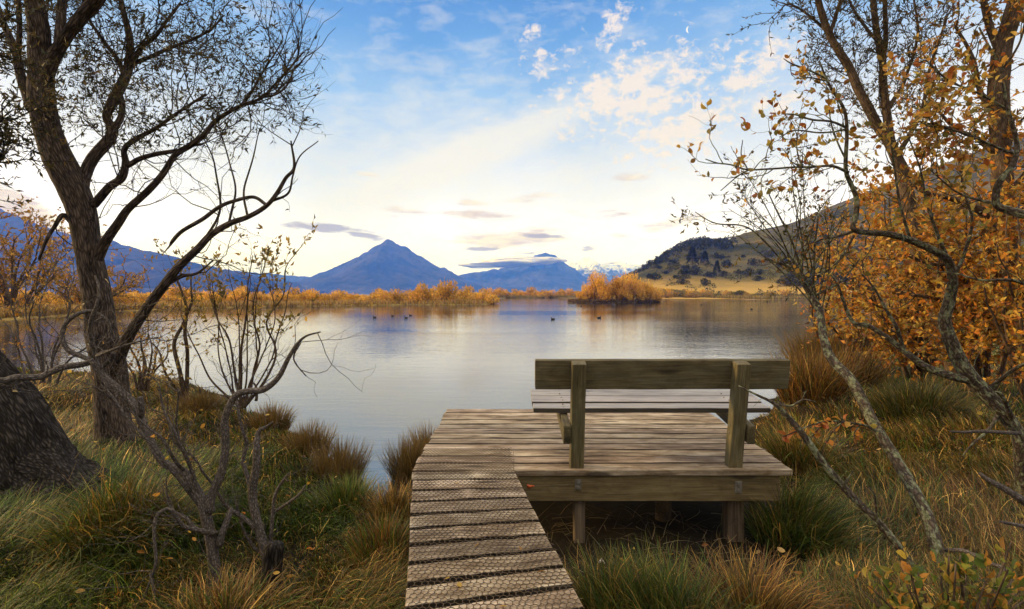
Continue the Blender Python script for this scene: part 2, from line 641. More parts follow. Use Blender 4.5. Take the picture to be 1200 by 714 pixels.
SUN_AZ, SUN_EL = math.radians(-78), math.radians(17)
sd = Vector((math.sin(SUN_AZ) * math.cos(SUN_EL), math.cos(SUN_AZ) * math.cos(SUN_EL), math.sin(SUN_EL)))
sun = bpy.data.lights.new('sun', 'SUN')
sun.energy, sun.angle, sun.color = 4.0, math.radians(9), (1.0, .72, .42)
so = bpy.data.objects.new('sun', sun)
so.rotation_euler = sd.to_track_quat('Z', 'Y').to_euler()
so.location = (-30, 10, 40)
COL.objects.link(so)

vs = scene.view_settings
vs.view_transform, vs.look, vs.exposure, vs.gamma = 'Standard', 'None', 0.14, 1.0
vs.use_curve_mapping = False
try:
    scene.cycles.use_denoising = True
    scene.cycles.max_bounces = 6
    scene.cycles.diffuse_bounces = 3
    scene.cycles.glossy_bounces = 3
    scene.cycles.transmission_bounces = 4
    scene.cycles.transparent_max_bounces = 8
    scene.cycles.volume_bounces = 1
    scene.cycles.sample_clamp_indirect = 6
except Exception:
    pass


def build_world():
    w = bpy.data.worlds.new('World')
    scene.world = w
    w.use_nodes = True
    t = w.node_tree
    t.nodes.clear()
    g = G(t)
    out = g.node('ShaderNodeOutputWorld')
    bg = g.node('ShaderNodeBackground')
    sky = g.node('ShaderNodeTexSky', sky_type='NISHITA')
    sky.sun_disc = False
    sky.sun_elevation, sky.sun_rotation = SUN_EL, SUN_AZ % (2 * math.pi)
    d = g.node('ShaderNodeTexCoord').outputs['Generated']
    d = g.vm('NORMALIZE', d)
    sp = g.node('ShaderNodeSeparateXYZ')
    g.put(sp.inputs[0], d)
    x, y, z = sp.outputs
    az = g.m('MULTIPLY', g.m('ARCTAN2', x, y), 180 / math.pi)
    el = g.m('MULTIPLY', g.m('ARCSINE', z), 180 / math.pi)
    warp = g.m('MULTIPLY', g.m('SUBTRACT', g.noise(d, 3.0, 3, .5), .5), 9.0)
    # clear sky by height, paler and warmer towards the sunset
    e = g.m('ADD', el, warp)
    azl = g.rng(az, -60, 25, 1.0, 0.0)
    e2 = g.m('SUBTRACT', e, g.m('MULTIPLY', g.rng(az, -52, -12, 1.0, 0.0), 5.5))
    e2 = g.m('SUBTRACT', e2, g.m('MULTIPLY', g.rng(az, 8, 45, 0.0, 1.0), 5.0))
    base = g.ramp(g.rng(e2, 0, 90), [
        (0.0, tuple(1.5 * k for k in (.86, .90, 1.45))), (.05, tuple(1.42 * k for k in (.92, .89, 1.12))), (.10, tuple(1.12 * k for k in lin(240, 240, 252))), (.155, lin(216, 227, 248)),
        (.21, lin(160, 198, 245)), (.27, lin(110, 164, 230)), (.33, lin(78, 136, 212)), (.42, lin(78, 128, 200)), (.60, lin(150, 168, 200)), (1.0, lin(190, 192, 202))])

    def blob(px, py, rx, ry, deg=0.0, amp=1.0):
        r = ray(px, py)
        a0, e0 = math.degrees(math.atan2(r[0], r[1])), math.degrees(math.atan2(r[2], math.hypot(r[0], r[1])))
        k = .0865 * (math.cos(math.radians(a0)))
        rx, ry = rx * k * 1.0, ry * k * 1.05
        c, s_ = math.cos(math.radians(deg)), math.sin(math.radians(deg))
        da, de = g.m('SUBTRACT', az, a0), g.m('SUBTRACT', el, e0)
        u = g.m('DIVIDE', g.m('ADD', g.m('MULTIPLY', da, c), g.m('MULTIPLY', de, s_)), rx)
        v = g.m('DIVIDE', g.m('SUBTRACT', g.m('MULTIPLY', de, c), g.m('MULTIPLY', da, s_)), ry)
        q = g.m('ADD', g.m('MULTIPLY', u, u), g.m('MULTIPLY', v, v))
        return g.m('MULTIPLY', g.m('POWER', 2.718, g.m('MULTIPLY', q, -1.0)), amp)

    def blobs(lst):
        r = None
        for b in lst:
            k = blob(*b)
            r = k if r is None else g.m('MAXIMUM', r, k)
        return r

    flat = g.scale(d, (1, 1, 2.6))
    nf = g.noise(flat, 15.0, 6, .62, .25)
    nc = g.noise(g.scale(d, (1, 1, 1.5)), 40.0, 5, .66, .2)
    nl = g.noise(g.scale(d, (1, 1, 5.0)), 13.0, 6, .6, .3)

    def cloud(mask, n, lo, hi):
        # the mask lowers the threshold at which the noise turns into cloud
        return g.rng(g.m('ADD', n, g.m('MULTIPLY', mask, .5)), lo, hi)

    col = base
    # high veil and the slanting cirrus streak
    veil = cloud(blobs([(545, 182, 165, 20, 21, 1.7), (320, 190, 150, 60, 5, .4), (720, 215, 200, 30, 0, .45), (500, 120, 120, 40, 15, .3)]), nf, .50, 1.02)
    col = g.mix(g.m('MULTIPLY', veil, .75), col, lin(250, 244, 236))
    # mackerel puffs
    nc = g.m('ADD', g.m('MULTIPLY', g.m('SUBTRACT', nc, .5), 1.6), .5)
    puff = cloud(blobs([(745, 110, 110, 46, 5, 1.05), (800, 150, 75, 30, 15, 1.1), (880, 85, 75, 32, 28, .95), (905, 120, 50, 22, 10, .8), (842, 70, 40, 14, 30, .6),
                        (620, 38, 17, 9, 20, 1.0), (637, 74, 22, 15, -25, .95), (722, 22, 30, 14, 30, 1.0), (716, 48, 14, 9, 0, .8), (745, 178, 34, 10, 12, .8),
                        (800, 184, 40, 10, 5, .7), (660, 57, 9, 6, 0, .7), (780, 195, 30, 8, 0, .7), (640, 130, 14, 6, 10, .5)]), nc, .76, 1.0)
    col = g.mix(g.m('MULTIPLY', puff, .88), col, g.mix(g.rng(el, 8, 26), lin(253, 238, 214), lin(251, 236, 230)))
    # low cream banks with grey undersides
    low = cloud(blobs([(590, 281, 90, 10, 0, 1), (565, 253, 55, 7, -3, .9), (478, 247, 32, 7, 0, .8), (550, 238, 22, 5, 0, .8), (650, 268, 60, 6, 0, .7), (790, 262, 50, 9, 12, .8),
                       (735, 210, 30, 6, 0, .7), (725, 278, 20, 5, 0, .7), (430, 205, 20, 4, 0, .5), (620, 233, 50, 6, 0, .6), (700, 250, 50, 6, 0, .6), (20, 248, 60, 20, -30, 1.35)]), nl, .70, .92)
    shade = g.rng(g.noise(g.vm('ADD', g.scale(d, (1, 1, 5.0)), (0, 0, .09)), 13.0, 5, .6, .3), .42, .62)
    col = g.mix(g.m('MULTIPLY', low, .85), col, g.mix(shade, lin(255, 240, 208), lin(214, 186, 160)))
    # thin mauve-grey bars
    bars = cloud(blobs([(388, 268, 62, 5.5, -2, 1), (420, 274, 38, 5, -12, .9), (620, 297, 48, 3.4, 0, .9), (560, 292, 22, 3, 0, .8), (690, 291, 14, 5, 0, .8), (640, 277, 30, 3, 0, .7)]), nl, .74, .90)
    col = g.mix(g.m('MULTIPLY', bars, .8), col, lin(160, 144, 150))
    # blue mist low over the ranges
    mist = g.m('MULTIPLY', g.rng(el, 1.4, 4.2, 1.0, 0.0), g.rng(az, -2, -34, .35, 1.0))
    col = g.mix(g.m('MULTIPLY', mist, .45), col, lin(196, 208, 230))
    # unseen rest of the sky: made-up warm cloud, brightened to light the foreground
    rest = g.m('MAXIMUM', g.rng(el, 36, 58), g.rng(y, .25, -.15))
    cl = g.noise(d, 4.0, 5, .6)
    over = g.mix(g.rng(cl, .35, .65), (1.4, 1.4, 1.46), (3.1, 2.75, 2.3))
    dim = g.m('MULTIPLY', g.rng(y, .2, -.3), g.rng(el, 62, 22))
    over = g.mix(dim, over, g.mix(1.0, over, (.30, .29, .28), 'MULTIPLY'))
    col = g.mix(rest, col, over)
    hs = g.vm('SCALE', col, scale=10.0)
    final = g.mix(.9, sky.outputs[0], hs)
    g.put(bg.inputs[0], final)
    bg.inputs[1].default_value = .1
    t.links.new(bg.outputs[0], out.inputs[0])


build_world()

# ------------------------------------------------------------------ land and lake
SHORE = [PZ(*q, WATER)[:2] for q in (
    (-420, 428), (-160, 428), (0, 433), (60, 440), (110, 442), (190, 442), (250, 460), (300, 482), (345, 503), (385, 528), (412, 562), (430, 592), (446, 600), (458, 575), (474, 560), (505, 545))]
SHORE += [np.array(q) for q in ((-.55, 5.25), (.6, 5.1), (1.7, 5.35), (2.25, 6.0))]
SHORE += [PZ(*q, WATER)[:2] for q in ((868, 500), (890, 486), (915, 462), (935, 440), (952, 422), (966, 405), (985, 386), (1030, 376), (1120, 371), (1300, 369))]
SHORE += [np.array(q) for q in ((95., 60.), (150, 110), (130, 150), (100, 176), (60, 190), (50, 205), (36, 240), (20, 262), (-2, 262), (-6, 240), (-9, 150))]
SHORE += [PZ(*q, WATER)[:2] for q in ((576, 356.5), (560, 357.6), (480, 357.6), (400, 358.5), (300, 360), (200, 362), (130, 366), (60, 372), (0, 376), (-150, 384), (-420, 394))]
SHORE = np.array(SHORE)
ISLE = (PZ(726, 355.5, WATER)[0], 121.0, 9.4, 4.0)


def shore_sd(x, y):
    """signed distance to the shoreline: negative in the water"""
    x, y = np.asarray(x, float), np.asarray(y, float)
    best = np.full(x.shape, 1e9)
    inside = np.zeros(x.shape, bool)
    n = len(SHORE)
    for i in range(n):
        a, b = SHORE[i], SHORE[(i + 1) % n]
        ex, ey = b - a
        t = np.clip(((x - a[0]) * ex + (y - a[1]) * ey) / (ex * ex + ey * ey + 1e-12), 0, 1)
        dd = (x - a[0] - t * ex) ** 2 + (y - a[1] - t * ey) ** 2
        best = np.minimum(best, dd)
        c = (a[1] > y) != (b[1] > y)
        inside ^= c & (x < ex * (y - a[1]) / (ey if abs(ey) > 1e-12 else 1e-12) + a[0])
    sd = np.where(inside, -np.sqrt(best), np.sqrt(best))
    isl = (1 - np.sqrt(((x - ISLE[0]) / ISLE[2]) ** 2 + ((y - ISLE[1]) / ISLE[3]) ** 2)) * ISLE[3]
    return np.maximum(sd, isl)


def ground_z(x, y):
    x, y = np.asarray(x, float), np.asarray(y, float)
    r = np.hypot(x, y)
    sd = shore_sd(x, y) + (fbm2(x * 1.3, y * 1.3, 3) - .5) * .35 * np.clip(r / 5, .3, 3)
    land = WATER + .10 * sstep(0, .35, sd) + .08 * sstep(.2, 2.5, sd) + .25 * sstep(8, 60, sd)
    land = land + (fbm2(x * .8 + 3, y * .8, 4) - .5) * (.20 + .14 * sstep(4, 9, r)) * sstep(.05, 1.2, sd)
    deep = WATER - .06 * sstep(0, .12, -sd) - 1.3 * sstep(.05, 4, -sd)
    z = np.where(sd > 0, land, deep)
    under = sstep(.35, .0, np.maximum(np.abs(x - .75) - 1.1, np.abs(y - 4.5) - .75))      # scoured hollow under the platform
    z = np.where(sd > 0, z * (1 - under) + np.minimum(z, -.53) * under, z)
    dip = sstep(.5, .0, np.maximum(np.abs(x - 1.25) - 1.5, np.abs(y - 3.1) - 1.3))           # low wet ground below the platform
    z = np.where(sd > 0, z * (1 - dip) + (-.50 + (z + .45) * .35) * dip, z)
    walk = sstep(.75, .25, np.abs(x + (y - 3.8) * -.158 * -1 + .25)) * sstep(4.2, 3.6, y) * (y > -3)
    return np.where(sd > 0, np.minimum(z, z * (1 - walk) + np.minimum(z, -.42) * walk), z)


def build_ground():
    front = np.radians(np.concatenate([np.linspace(-62, 62, 430)]))
    back = np.radians(np.linspace(62, 298, 90)[1:-1])
    A = np.concatenate([front, back])
    R = np.exp(np.linspace(math.log(.35), math.log(13500), 330))
    rr, aa = np.meshgrid(R, A, indexing='ij')
    x, y = np.sin(aa) * rr, np.cos(aa) * rr
    z = ground_z(x, y)
    V = np.stack([x, y, z], -1).reshape(-1, 3)
    nr, na = rr.shape
    i, j = np.meshgrid(np.arange(nr - 1), np.arange(na), indexing='ij')
    j2 = (j + 1) % na
    q = np.stack([i * na + j, i * na + j2, (i + 1) * na + j2, (i + 1) * na + j], -1).reshape(-1, 4)[:, ::-1]
    mb = MB()
    mb.add(V, [q, np.arange(na)[::-1][None][:, ::-1]])
    tag(mb.build('ground', M['ground']), kind='structure')
    w = MB()
    gx = np.array((-220., 320.))
    gy = np.array((1.5, 300.))
    w.add([(gx[0], gy[0], WATER), (gx[1], gy[0], WATER), (gx[1], gy[1], WATER), (gx[0], gy[1], WATER)], np.array([(0, 1, 2, 3)]))
    tag(w.build('water', M['water'], smooth=False), kind='structure')


build_ground()


# ------------------------------------------------------------------ mountains
def mountain(name, prof, D, wf, wb, mat, amp, seed, nu=260, nt=110, power=1.0, cone=None):
    prof = np.array(prof, float)
    pxs = np.linspace(prof[0, 0], prof[-1, 0], nu)
    pys = np.interp(pxs, prof[:, 0], prof[:, 1])
    pys = pys + (fbm2(pxs / 9 + seed, pxs * 0 + seed, 4, .6) - .5) * 5.0 * np.clip((YH - pys) / 30, 0, 1)
    X = (pxs - CX) / F * D
    hz = np.maximum((YH - pys) / F * D, 0)
    T = np.concatenate([-np.linspace(1, 0, nt) ** 1.2 * wf, np.linspace(0, 1, nt // 3)[1:] * wb])
    x, t = np.meshgrid(X, T, indexing='ij')
    y = D + t
    frac = np.where(t < 0, -t / wf, t / wb)
    if cone is None:
        warp = (fbm2(x / (wf * .5) + seed, y / (wf * .5), 4) - .5) * wf * .5 * np.minimum(frac * 3, 1)
        h = np.interp(x + warp, X, hz) * (1 - frac) ** power
        rid = 1 - np.abs(2 * fbm2(x / (wf * .16) + seed * 3, y / (wf * .42), 5, .55) - 1)
    else:                                                     # spurs run out from the summit
        cx = (cone - CX) / F * D
        ang = np.arctan2(x - cx, np.abs(t) + 60)
        warp = (fbm2(x / (wf * .4) + seed, y / (wf * .4), 4) - .5) * wf * .25 * np.minimum(frac * 3, 1)
        pull = cx + (x - cx) * (1 + .35 * frac)
        h = np.interp(pull + warp, X, hz) * (1 - frac) ** power
        rid = 1 - np.abs(2 * fbm2(ang * 4.5 + seed * 3, frac * 2.2, 5, .55) - 1)
    h = h + (rid - .72) * amp * np.minimum(frac * 4, 1) * (1 - frac) * np.clip(h / 60, 0, 1)
    h = h + (fbm2(x / (wf * .03), y / (wf * .03) + seed, 3) - .5) * amp * .22 * np.clip(h / 60, 0, 1) * np.clip(frac * 6, .25, 1)
    h = np.maximum(h, 0) + H * 0 - 1.5
    nt_ = len(T)
    V = np.stack([x, y, h], -1).reshape(-1, 3)
    i, j = np.meshgrid(np.arange(nu - 1), np.arange(nt_ - 1), indexing='ij')
    q = np.stack([i * nt_ + j, (i + 1) * nt_ + j, (i + 1) * nt_ + j + 1, i * nt_ + j + 1], -1).reshape(-1, 4)
    mb = MB()
    mb.add(V, q)
    return tag(mb.build(name, mat), kind='structure')


mountain('mountain', [(-700, 250), (-350, 240), (-120, 244), (-40, 232), (0, 243), (28, 255), (60, 268), (95, 277), (130, 280), (160, 292), (195, 299), (225, 306), (250, 313), (285, 318), (320, 330), (360, 345)],
         2900, 1150, 800, M['mountain'], 130, 2.0, nu=420)
mountain('mountain', [(250, 345), (300, 341), (345, 336), (372, 322), (396, 312), (420, 301), (436, 291), (446, 285.5), (451, 282.5), (456, 280.5), (463, 284), (474, 289), (486, 296), (500, 304), (515, 312), (530, 319), (545, 327), (560, 333), (590, 342), (620, 345)],
         4600, 1250, 900, M['mountain'], 90, 5.0, nu=420, cone=456)
mountain('mountain', [(150, 336), (200, 322), (245, 314), (290, 318), (330, 322), (370, 326), (420, 334), (470, 345)], 5600, 1300, 800, M['mountain'], 150, 7.0)
mountain('mountain', [(500, 335), (530, 325), (550, 319), (575, 316), (600, 312), (616, 304), (628, 298), (640, 297), (650, 299), (660, 306), (672, 315), (682, 323), (700, 333), (730, 345)], 6000, 1300, 700, M['mountain'], 120, 9.0)
mountain('mountain', [(630, 335), (655, 318), (668, 309), (676, 306), (684, 302), (690, 301), (698, 307), (706, 309), (716, 310), (730, 308), (745, 310), (765, 309), (800, 318), (850, 330)], 7000, 900, 500, M['snow_mountain'], 150, 13.0)


# ------------------------------------------------------------------ the hill on the far bank
HILL = np.array([(690, 345, 420), (715, 338, 420), (735, 326, 420), (748, 317, 425), (770, 305, 440), (790, 292, 455), (805, 285, 465), (822, 282, 480), (838, 283, 500), (852, 280, 520), (870, 271, 540), (900, 265, 550), (930, 258, 560), (965, 243, 570),
                 (1000, 229, 580), (1040, 213, 590), (1090, 195, 600), (1140, 176, 610), (1200, 152, 620), (1300, 120, 640), (1450, 95, 660), (1700, 110, 660), (2100, 160, 640)], float)
HD0 = 186.0


def hill_z(x, y):
    x, y = np.asarray(x, float), np.asarray(y, float)
    px = CX + F * x / np.maximum(y, 1)
    py, D = np.interp(px, HILL[:, 0], HILL[:, 1]), np.interp(px, HILL[:, 0], HILL[:, 2])
    top = np.maximum((YH - py) / F * D, 0)
    t = np.clip((y - HD0) / (D - HD0), 0, 1.6)
    s = np.where(t < 1, .10 * t + .90 * sstep(.02, 1.12, t) / .985, 1 - .25 * (t - 1))
    rough = (fbm2(x / 70, y / 70, 5, .55) - .5) * 16 * np.clip(t * 1.6, 0, 1) * np.clip(1.25 - t, .0, 1) * np.clip(top / 30, 0, 1)
    return top * s + rough + (fbm2(x / 9, y / 9, 3) - .5) * 1.2 * np.clip(top / 10, 0, 1) * np.clip(t * 4, 0, 1) - .45


def build_hill():
    U = np.concatenate([np.linspace(690, 1250, 300), np.linspace(1260, 2100, 60)])
    Y = np.concatenate([np.linspace(HD0, 640, 190), np.linspace(650, 900, 20)])
    u, y = np.meshgrid(U, Y, indexing='ij')
    x = (u - CX) / F * y
    z = hill_z(x, y)
    z = np.where(u <= 691, -1.2, z)
    V = np.stack([x, y, z], -1).reshape(-1, 3)
    nu, nt = u.shape
    i, j = np.meshgrid(np.arange(nu - 1), np.arange(nt - 1), indexing='ij')
    q = np.stack([i * nt + j, (i + 1) * nt + j, (i + 1) * nt + j + 1, i * nt + j + 1], -1).reshape(-1, 4)
    mb = MB()
    mb.add(V, q)
    tag(mb.build('hill', M['hill']), kind='structure')


build_hill()


# ------------------------------------------------------------------ air
def build_haze():
    m, g, out = material('mountain air')
    v = g.node('ShaderNodeVolumePrincipled')
    v.inputs['Color'].default_value = (.060, .20, 1.0, 1)
    v.inputs['Density'].default_value = HAZE
    v.inputs['Anisotropy'].default_value = 0.0
    v.inputs['Absorption Color'].default_value = (1, 1, 1, 1)
    g.t.links.new(v.outputs[0], out.inputs['Volume'])
    mb = MB()
    a, b, c, d, z0, z1 = -7500., 7500., -1000., 7800., -8.0, 500.0
    mb.add([(a, c, z0), (b, c, z0), (b, d, z0), (a, d, z0), (a, c, z1), (b, c, z1), (b, d, z1), (a, d, z1)], BOXF)
    o = tag(mb.build('haze', m, smooth=False), kind='stuff')


HAZE = 2.25e-4
build_haze()
# ------------------------------------------------------------------ viewing platform and boardwalk
PX0, PX1, PY0, PY1 = -.672, 1.965, 3.815, 5.885
pitch_ = (PY1 - PY0) / 12


def tone(lo=.42, hi=.58):
    k = rng.uniform(lo, hi)
    return np.array((k * rng.uniform(.97, 1.03), k, k * rng.uniform(.96, 1.03)))


plat = tag(empty('viewing_platform', (.65, 4.8, -.5)), 'weathered timber viewing platform on piles at the lake edge with the bench fixed to it', 'platform')
pb = (.65, 4.8, -.5)
mb = MB()
for k in range(12):
    y = PY0 + pitch_ * (k + .5)
    w = pitch_ - rng.uniform(.018, .030)
    c = tone(.40, .60) * (1.25 if k in (2,) else 1.0)
    board(mb, (PX0 + rng.normal(0, .006), y, -.019 + rng.normal(0, .0015)), (1.897 + rng.normal(0, .006) + k * .0092, y + rng.normal(0, .003), -.019 + rng.normal(0, .0015)), (0, 1, 0), w, .038, nseg=14, wob=.0012, bev=.0018, col=c, dirt_or_shade=.12 if k else .7)
mb.build('decking', M['deck'], plat, pb, smooth=False)
mb = MB()
board(mb, (.02, PY0 + .050, -.130), (1.822, PY0 + .050, -.130), (0, 1, 0), .048, .178, nseg=10, wob=.0008, col=(.5, .5, .5))
mb.build('edge_beam', M['beam'], plat, pb, smooth=False)
mb = MB()
for y in (4.5, 5.2, 5.80):
    board(mb, (-.62, y, -.118), (1.82, y, -.118), (0, 1, 0), .048, .15, col=(.4, .4, .4))
mb.build('joist', M['beam'], plat, pb, smooth=False)
for y, x in ((4.55, -.60), (5.75, -.60)):
    pass
# piles
for (px, w, y, rnd, zb) in ((679, .078, 3.93, False, -.75), (778, .13, 4.32, True, -.75), (861, .115, 3.97, False, -.75), (889, .13, 4.45, True, -.75), (640, .12, 4.9, True, -.9), (800, .12, 5.6, True, -1.3), (560, .12, 5.5, True, -1.2)):
    mb = MB()
    x = (px - CX) / F * y
    if rnd:
        zz = np.linspace(zb, -.03 if y > 4.0 else -.225, 14)
        tubes(mb, np.column_stack([np.full(14, x), np.full(14, y), zz]), np.full(14, w / 2), 18, rough=.10, col=tone(.4, .6))
    else:
        board(mb, (x, y, zb), (x, y, -.222), (1, 0, 0), w, w, nseg=6, bev=.008, wob=.001, col=tone(.4, .6))
    mb.build('pile', M['pile'], plat, pb, smooth=False)


def hexbolt(parent, base, x, y, z, s=1.0, name='bolt'):
    mb = MB()
    board(mb, (x, y + .003, z - .036 * s), (x, y + .003, z + .036 * s), (1, 0, 0), .042 * s, .006, bev=.0015)
    for dz in (-.019 * s, .019 * s):
        p = np.array([(x, y + .001, z + dz), (x, y - .006, z + dz), (x, y - .0061, z + dz), (x, y - .014, z + dz)])
        tubes(mb, p, np.array((.013, .013, .0075, .0075)) * s, 6)
    mb.build(name, M['steel'], parent, base, smooth=False)


hexbolt(plat, pb, *(((678 - CX) / F * 3.84), PY0 + .022, P(678, 568, 3.84)[2]))
hexbolt(plat, pb, *(((867 - CX) / F * 3.84), PY0 + .022, P(867, 571, 3.84)[2]), s=1.15)
# orange paint dab on the beam
mb = MB()
c0 = P(621, 570, PY0 + .024)
a = np.linspace(0, 2 * np.pi, 22)[:-1]
rr = np.array([.9 + .25 * math.sin(3 * t + 1) + .12 * math.sin(7 * t) for t in a])
pts = np.column_stack([c0[0] + np.cos(a) * .026 * rr, np.full(21, PY0 + .0225), c0[2] + np.sin(a) * .012 * rr])
pts2 = pts + np.array((0, .003, 0))
mb.add(np.vstack([pts, pts2]), [np.arange(21)[None], np.array([(i, i + 21, (i + 1) % 21 + 21, (i + 1) % 21) for i in range(21)])])
mb.build('paint_mark', M['paint'], plat, pb)

# ------------------------------------------------------------------ the boardwalk that leads to it
WL = lambda y: -.672 + (3.815 - y) * .160
WR = lambda y: .012 + (3.815 - y) * .158
walk = tag(empty('boardwalk', (.2, 2.2, -.4)), 'narrow plank boardwalk covered in wire netting leading up to the platform', 'boardwalk')
wb = (.2, 2.2, -.4)
mb = MB()
wp = .1775
for k in range(28):
    yc = PY0 - .008 - wp * (k + .5)
    sl = min(.27, .03 + .027 * k)
    yl, yr = yc - sl * .17 * 2.0, yc + sl * .17 * 2.0
    gap = min(.035, .018 + .0030 * k) + rng.uniform(-.003, .004)
    x0, x1 = WL(yl) + rng.normal(0, .002), WR(yr) + rng.normal(0, .004)
    a, b = np.array((x0, yl, -.019 + rng.normal(0, .002))), np.array((x1, yr, -.019 + rng.normal(0, .002)))
    board(mb, a, b, (0, 1, 0), (wp - gap) * math.cos(math.atan(sl)), .04, nseg=8, wob=.0015, bev=.002, col=tone(.38, .60), dirt_or_shade=.12, skew=(-.158 + sl) / (1 + .158 * sl))
mb.build('walkway_boards', M['deck'], walk, wb, smooth=False)
mb = MB()
for o in (.07, -.07):
    f = WL if o > 0 else WR
    board(mb, (f(3.75) + o, 3.75, -.125), (f(-1.2) + o, -1.2, -.125), (1, 0, 0), .048, .16, col=(.4, .4, .4))
mb.build('bearer', M['beam'], walk, wb, smooth=False)


def netting(xl, xr, y0, y1, cell=.027, fray=0.0):
    """hexagonal wire netting laid over the boards between xl(y) and xr(y)"""
    mb = MB()
    w, h = cell, cell * 1.5
    segs = []
    for r in range(int((y1 - y0) / (h * .75)) + 1):
        y = y0 + r * h * .75
        a, b = xl(y) + .012, xr(y) - .010
        n = int((b - a) / w)
        for c in range(n + 1):
            x = a + (c + .5 * (r % 2)) * w
            if x > b:
                continue
            t, l, m_ = (x, y + h / 2), (x - w / 2, y + h / 4), (x + w / 2, y + h / 4)
            lb = (x - w / 2, y - h / 4)
            segs += [(t, l), (t, m_), (l, lb)]
    s = np.array(segs)                                       # n x 2 x 2

    def lift(q):
        x, y = q[..., 0], q[..., 1]
        jx = (n2(x * 21, y * 21) - .5) * .010 + (n2(x * 3, y * 3 + 7) - .5) * .03
        jy = (n2(x * 21 + 50, y * 21) - .5) * .010 + (n2(x * 3 + 30, y * 3) - .5) * .03
        return np.stack([x + jx, y + jy, .0035 + n2(x * 6, y * 6) * .004], -1)

    A, B = lift(s[:, 0]), lift(s[:, 1])
    tubes(mb, np.stack([A, B], 1), np.full((len(s), 2), .0016), 4, cap=False)
    return mb


netting(WL, WR, 1.2, PY0 - .004).build('wire_netting', M['wire'], walk, wb)
nm = netting(lambda y: PX0, lambda y: .02, PY0, PY0 + pitch_ * 3 + .02)
e = np.array([(.012, PY0 - .01, .005), (.014, PY0 + .2, .006), (.010, PY0 + pitch_ * 3 + .02, .005)])
tubes(nm, e, np.full(3, .0016), 5)
nm.build('wire_netting', M['wire'], plat, pb)

# ------------------------------------------------------------------ bench
BB = (1.02, 4.0, 0.0)
bench = tag(empty('bench', BB), 'plain timber bench with one backrest board, facing the lake from the platform', 'bench')
XL, XR = (676.5 - CX) / F * 3.88, (863 - CX) / F * 3.88
LEAN = .125
for x, wx in ((XL, .093), (XR, .094)):
    mb = MB()
    ya, yb = 3.905, 3.905 - LEAN
    board(mb, (x, ya + .01, .001), (x, yb, .735), (1, 0, 0), wx, .088, nseg=8, wob=.0006, bev=.004, col=tone(.5, .58))
    mb.build('post', M['bench'], bench, BB, smooth=False)
# backrest board, fixed to the lake side of the posts
mb = MB()
zt, zb = .745, .545
yt = 3.905 - LEAN * .98 + .047 + .024
yb_ = 3.905 - LEAN * .72 + .047 + .024
xa, xb = (627 - CX) / F * 3.86, (925 - CX) / F * 3.86
board(mb, (xa, (yt + yb_) / 2, (zt + zb) / 2), (xb, (yt + yb_) / 2, (zt + zb) / 2 + .002), (0, (yt - yb_), zt - zb), .205, .046, nseg=12, wob=.0007, bev=.004, col=(.46, .46, .46))
mb.build('backrest', M['bench'], bench, BB, smooth=False)
# seat boards, tilted back a little
sx0, sx1 = (624.5 - CX) / F * 4.03, (906 - CX) / F * 4.03
y0s, z0s, y1s, z1s = 4.02, .375, 4.47, .442
for k in range(3):
    t = (k + .5) / 3
    mb = MB()
    y, z = y0s + (y1s - y0s) * t, z0s + (z1s - z0s) * t
    board(mb, (sx0 + rng.normal(0, .003), y, z - .018), (sx1 + rng.normal(0, .004), y, z - .018), (0, y1s - y0s, z1s - z0s + (k - 1) * .03), .129, .036, nseg=12, wob=.0007, bev=.003, col=tone(.42, .56), dirt_or_shade=.25)
    mb.build('seat_board', M['seat'], bench, BB, smooth=False)
# side arms that carry the seat
for x in (XL - .075, XR + .077):
    mb = MB()
    board(mb, (x, 3.80, .245), (x, 4.44, .328), (0, 0, 1), .125, .050, nseg=4, bev=.004, col=tone(.42, .5))
    mb.build('seat_support', M['bench'], bench, BB, smooth=False)

# bolts and screw heads
for y, z in ((3.862, .300), (3.868, .246)):
    mb = MB()
    tubes(mb, np.array([(XR - .040, y, z), (XR - .051, y, z), (XR - .0515, y, z)]), np.array((.009, .009, .006)), 8)
    mb.build('bolt', M['steel'], bench, BB, smooth=False)
for k in range(3):
    t = (k + .5) / 3
    y, z = y0s + (y1s - y0s) * t, z0s + (z1s - z0s) * t
    for x in (XL - .075, XR + .077):
        for d in (-.035, .03):
            mb = MB()
            q = np.array((x + rng.normal(0, .004), y + d, z + d * .14))
            tubes(mb, np.array([q + (0, 0, -.004), q + (0, 0, .0025)]), np.array((.007, .006)), 8)
            mb.build('screw', M['steel'], bench, BB, smooth=False)
# ------------------------------------------------------------------ far bank: willows, reeds, scrub, ducks
GOLD = [(.68, .38, .055), (.76, .45, .07), (.58, .30, .04), (.50, .31, .06), (.70, .48, .11)]
ORANGE = [(.56, .24, .035), (.48, .19, .03), (.60, .30, .05), (.40, .17, .03)]
OLIVE = [(.18, .15, .04), (.25, .20, .05), (.13, .12, .035), (.32, .24, .06)]
DARKG = [(.018, .024, .012), (.03, .036, .016), (.045, .045, .02)]


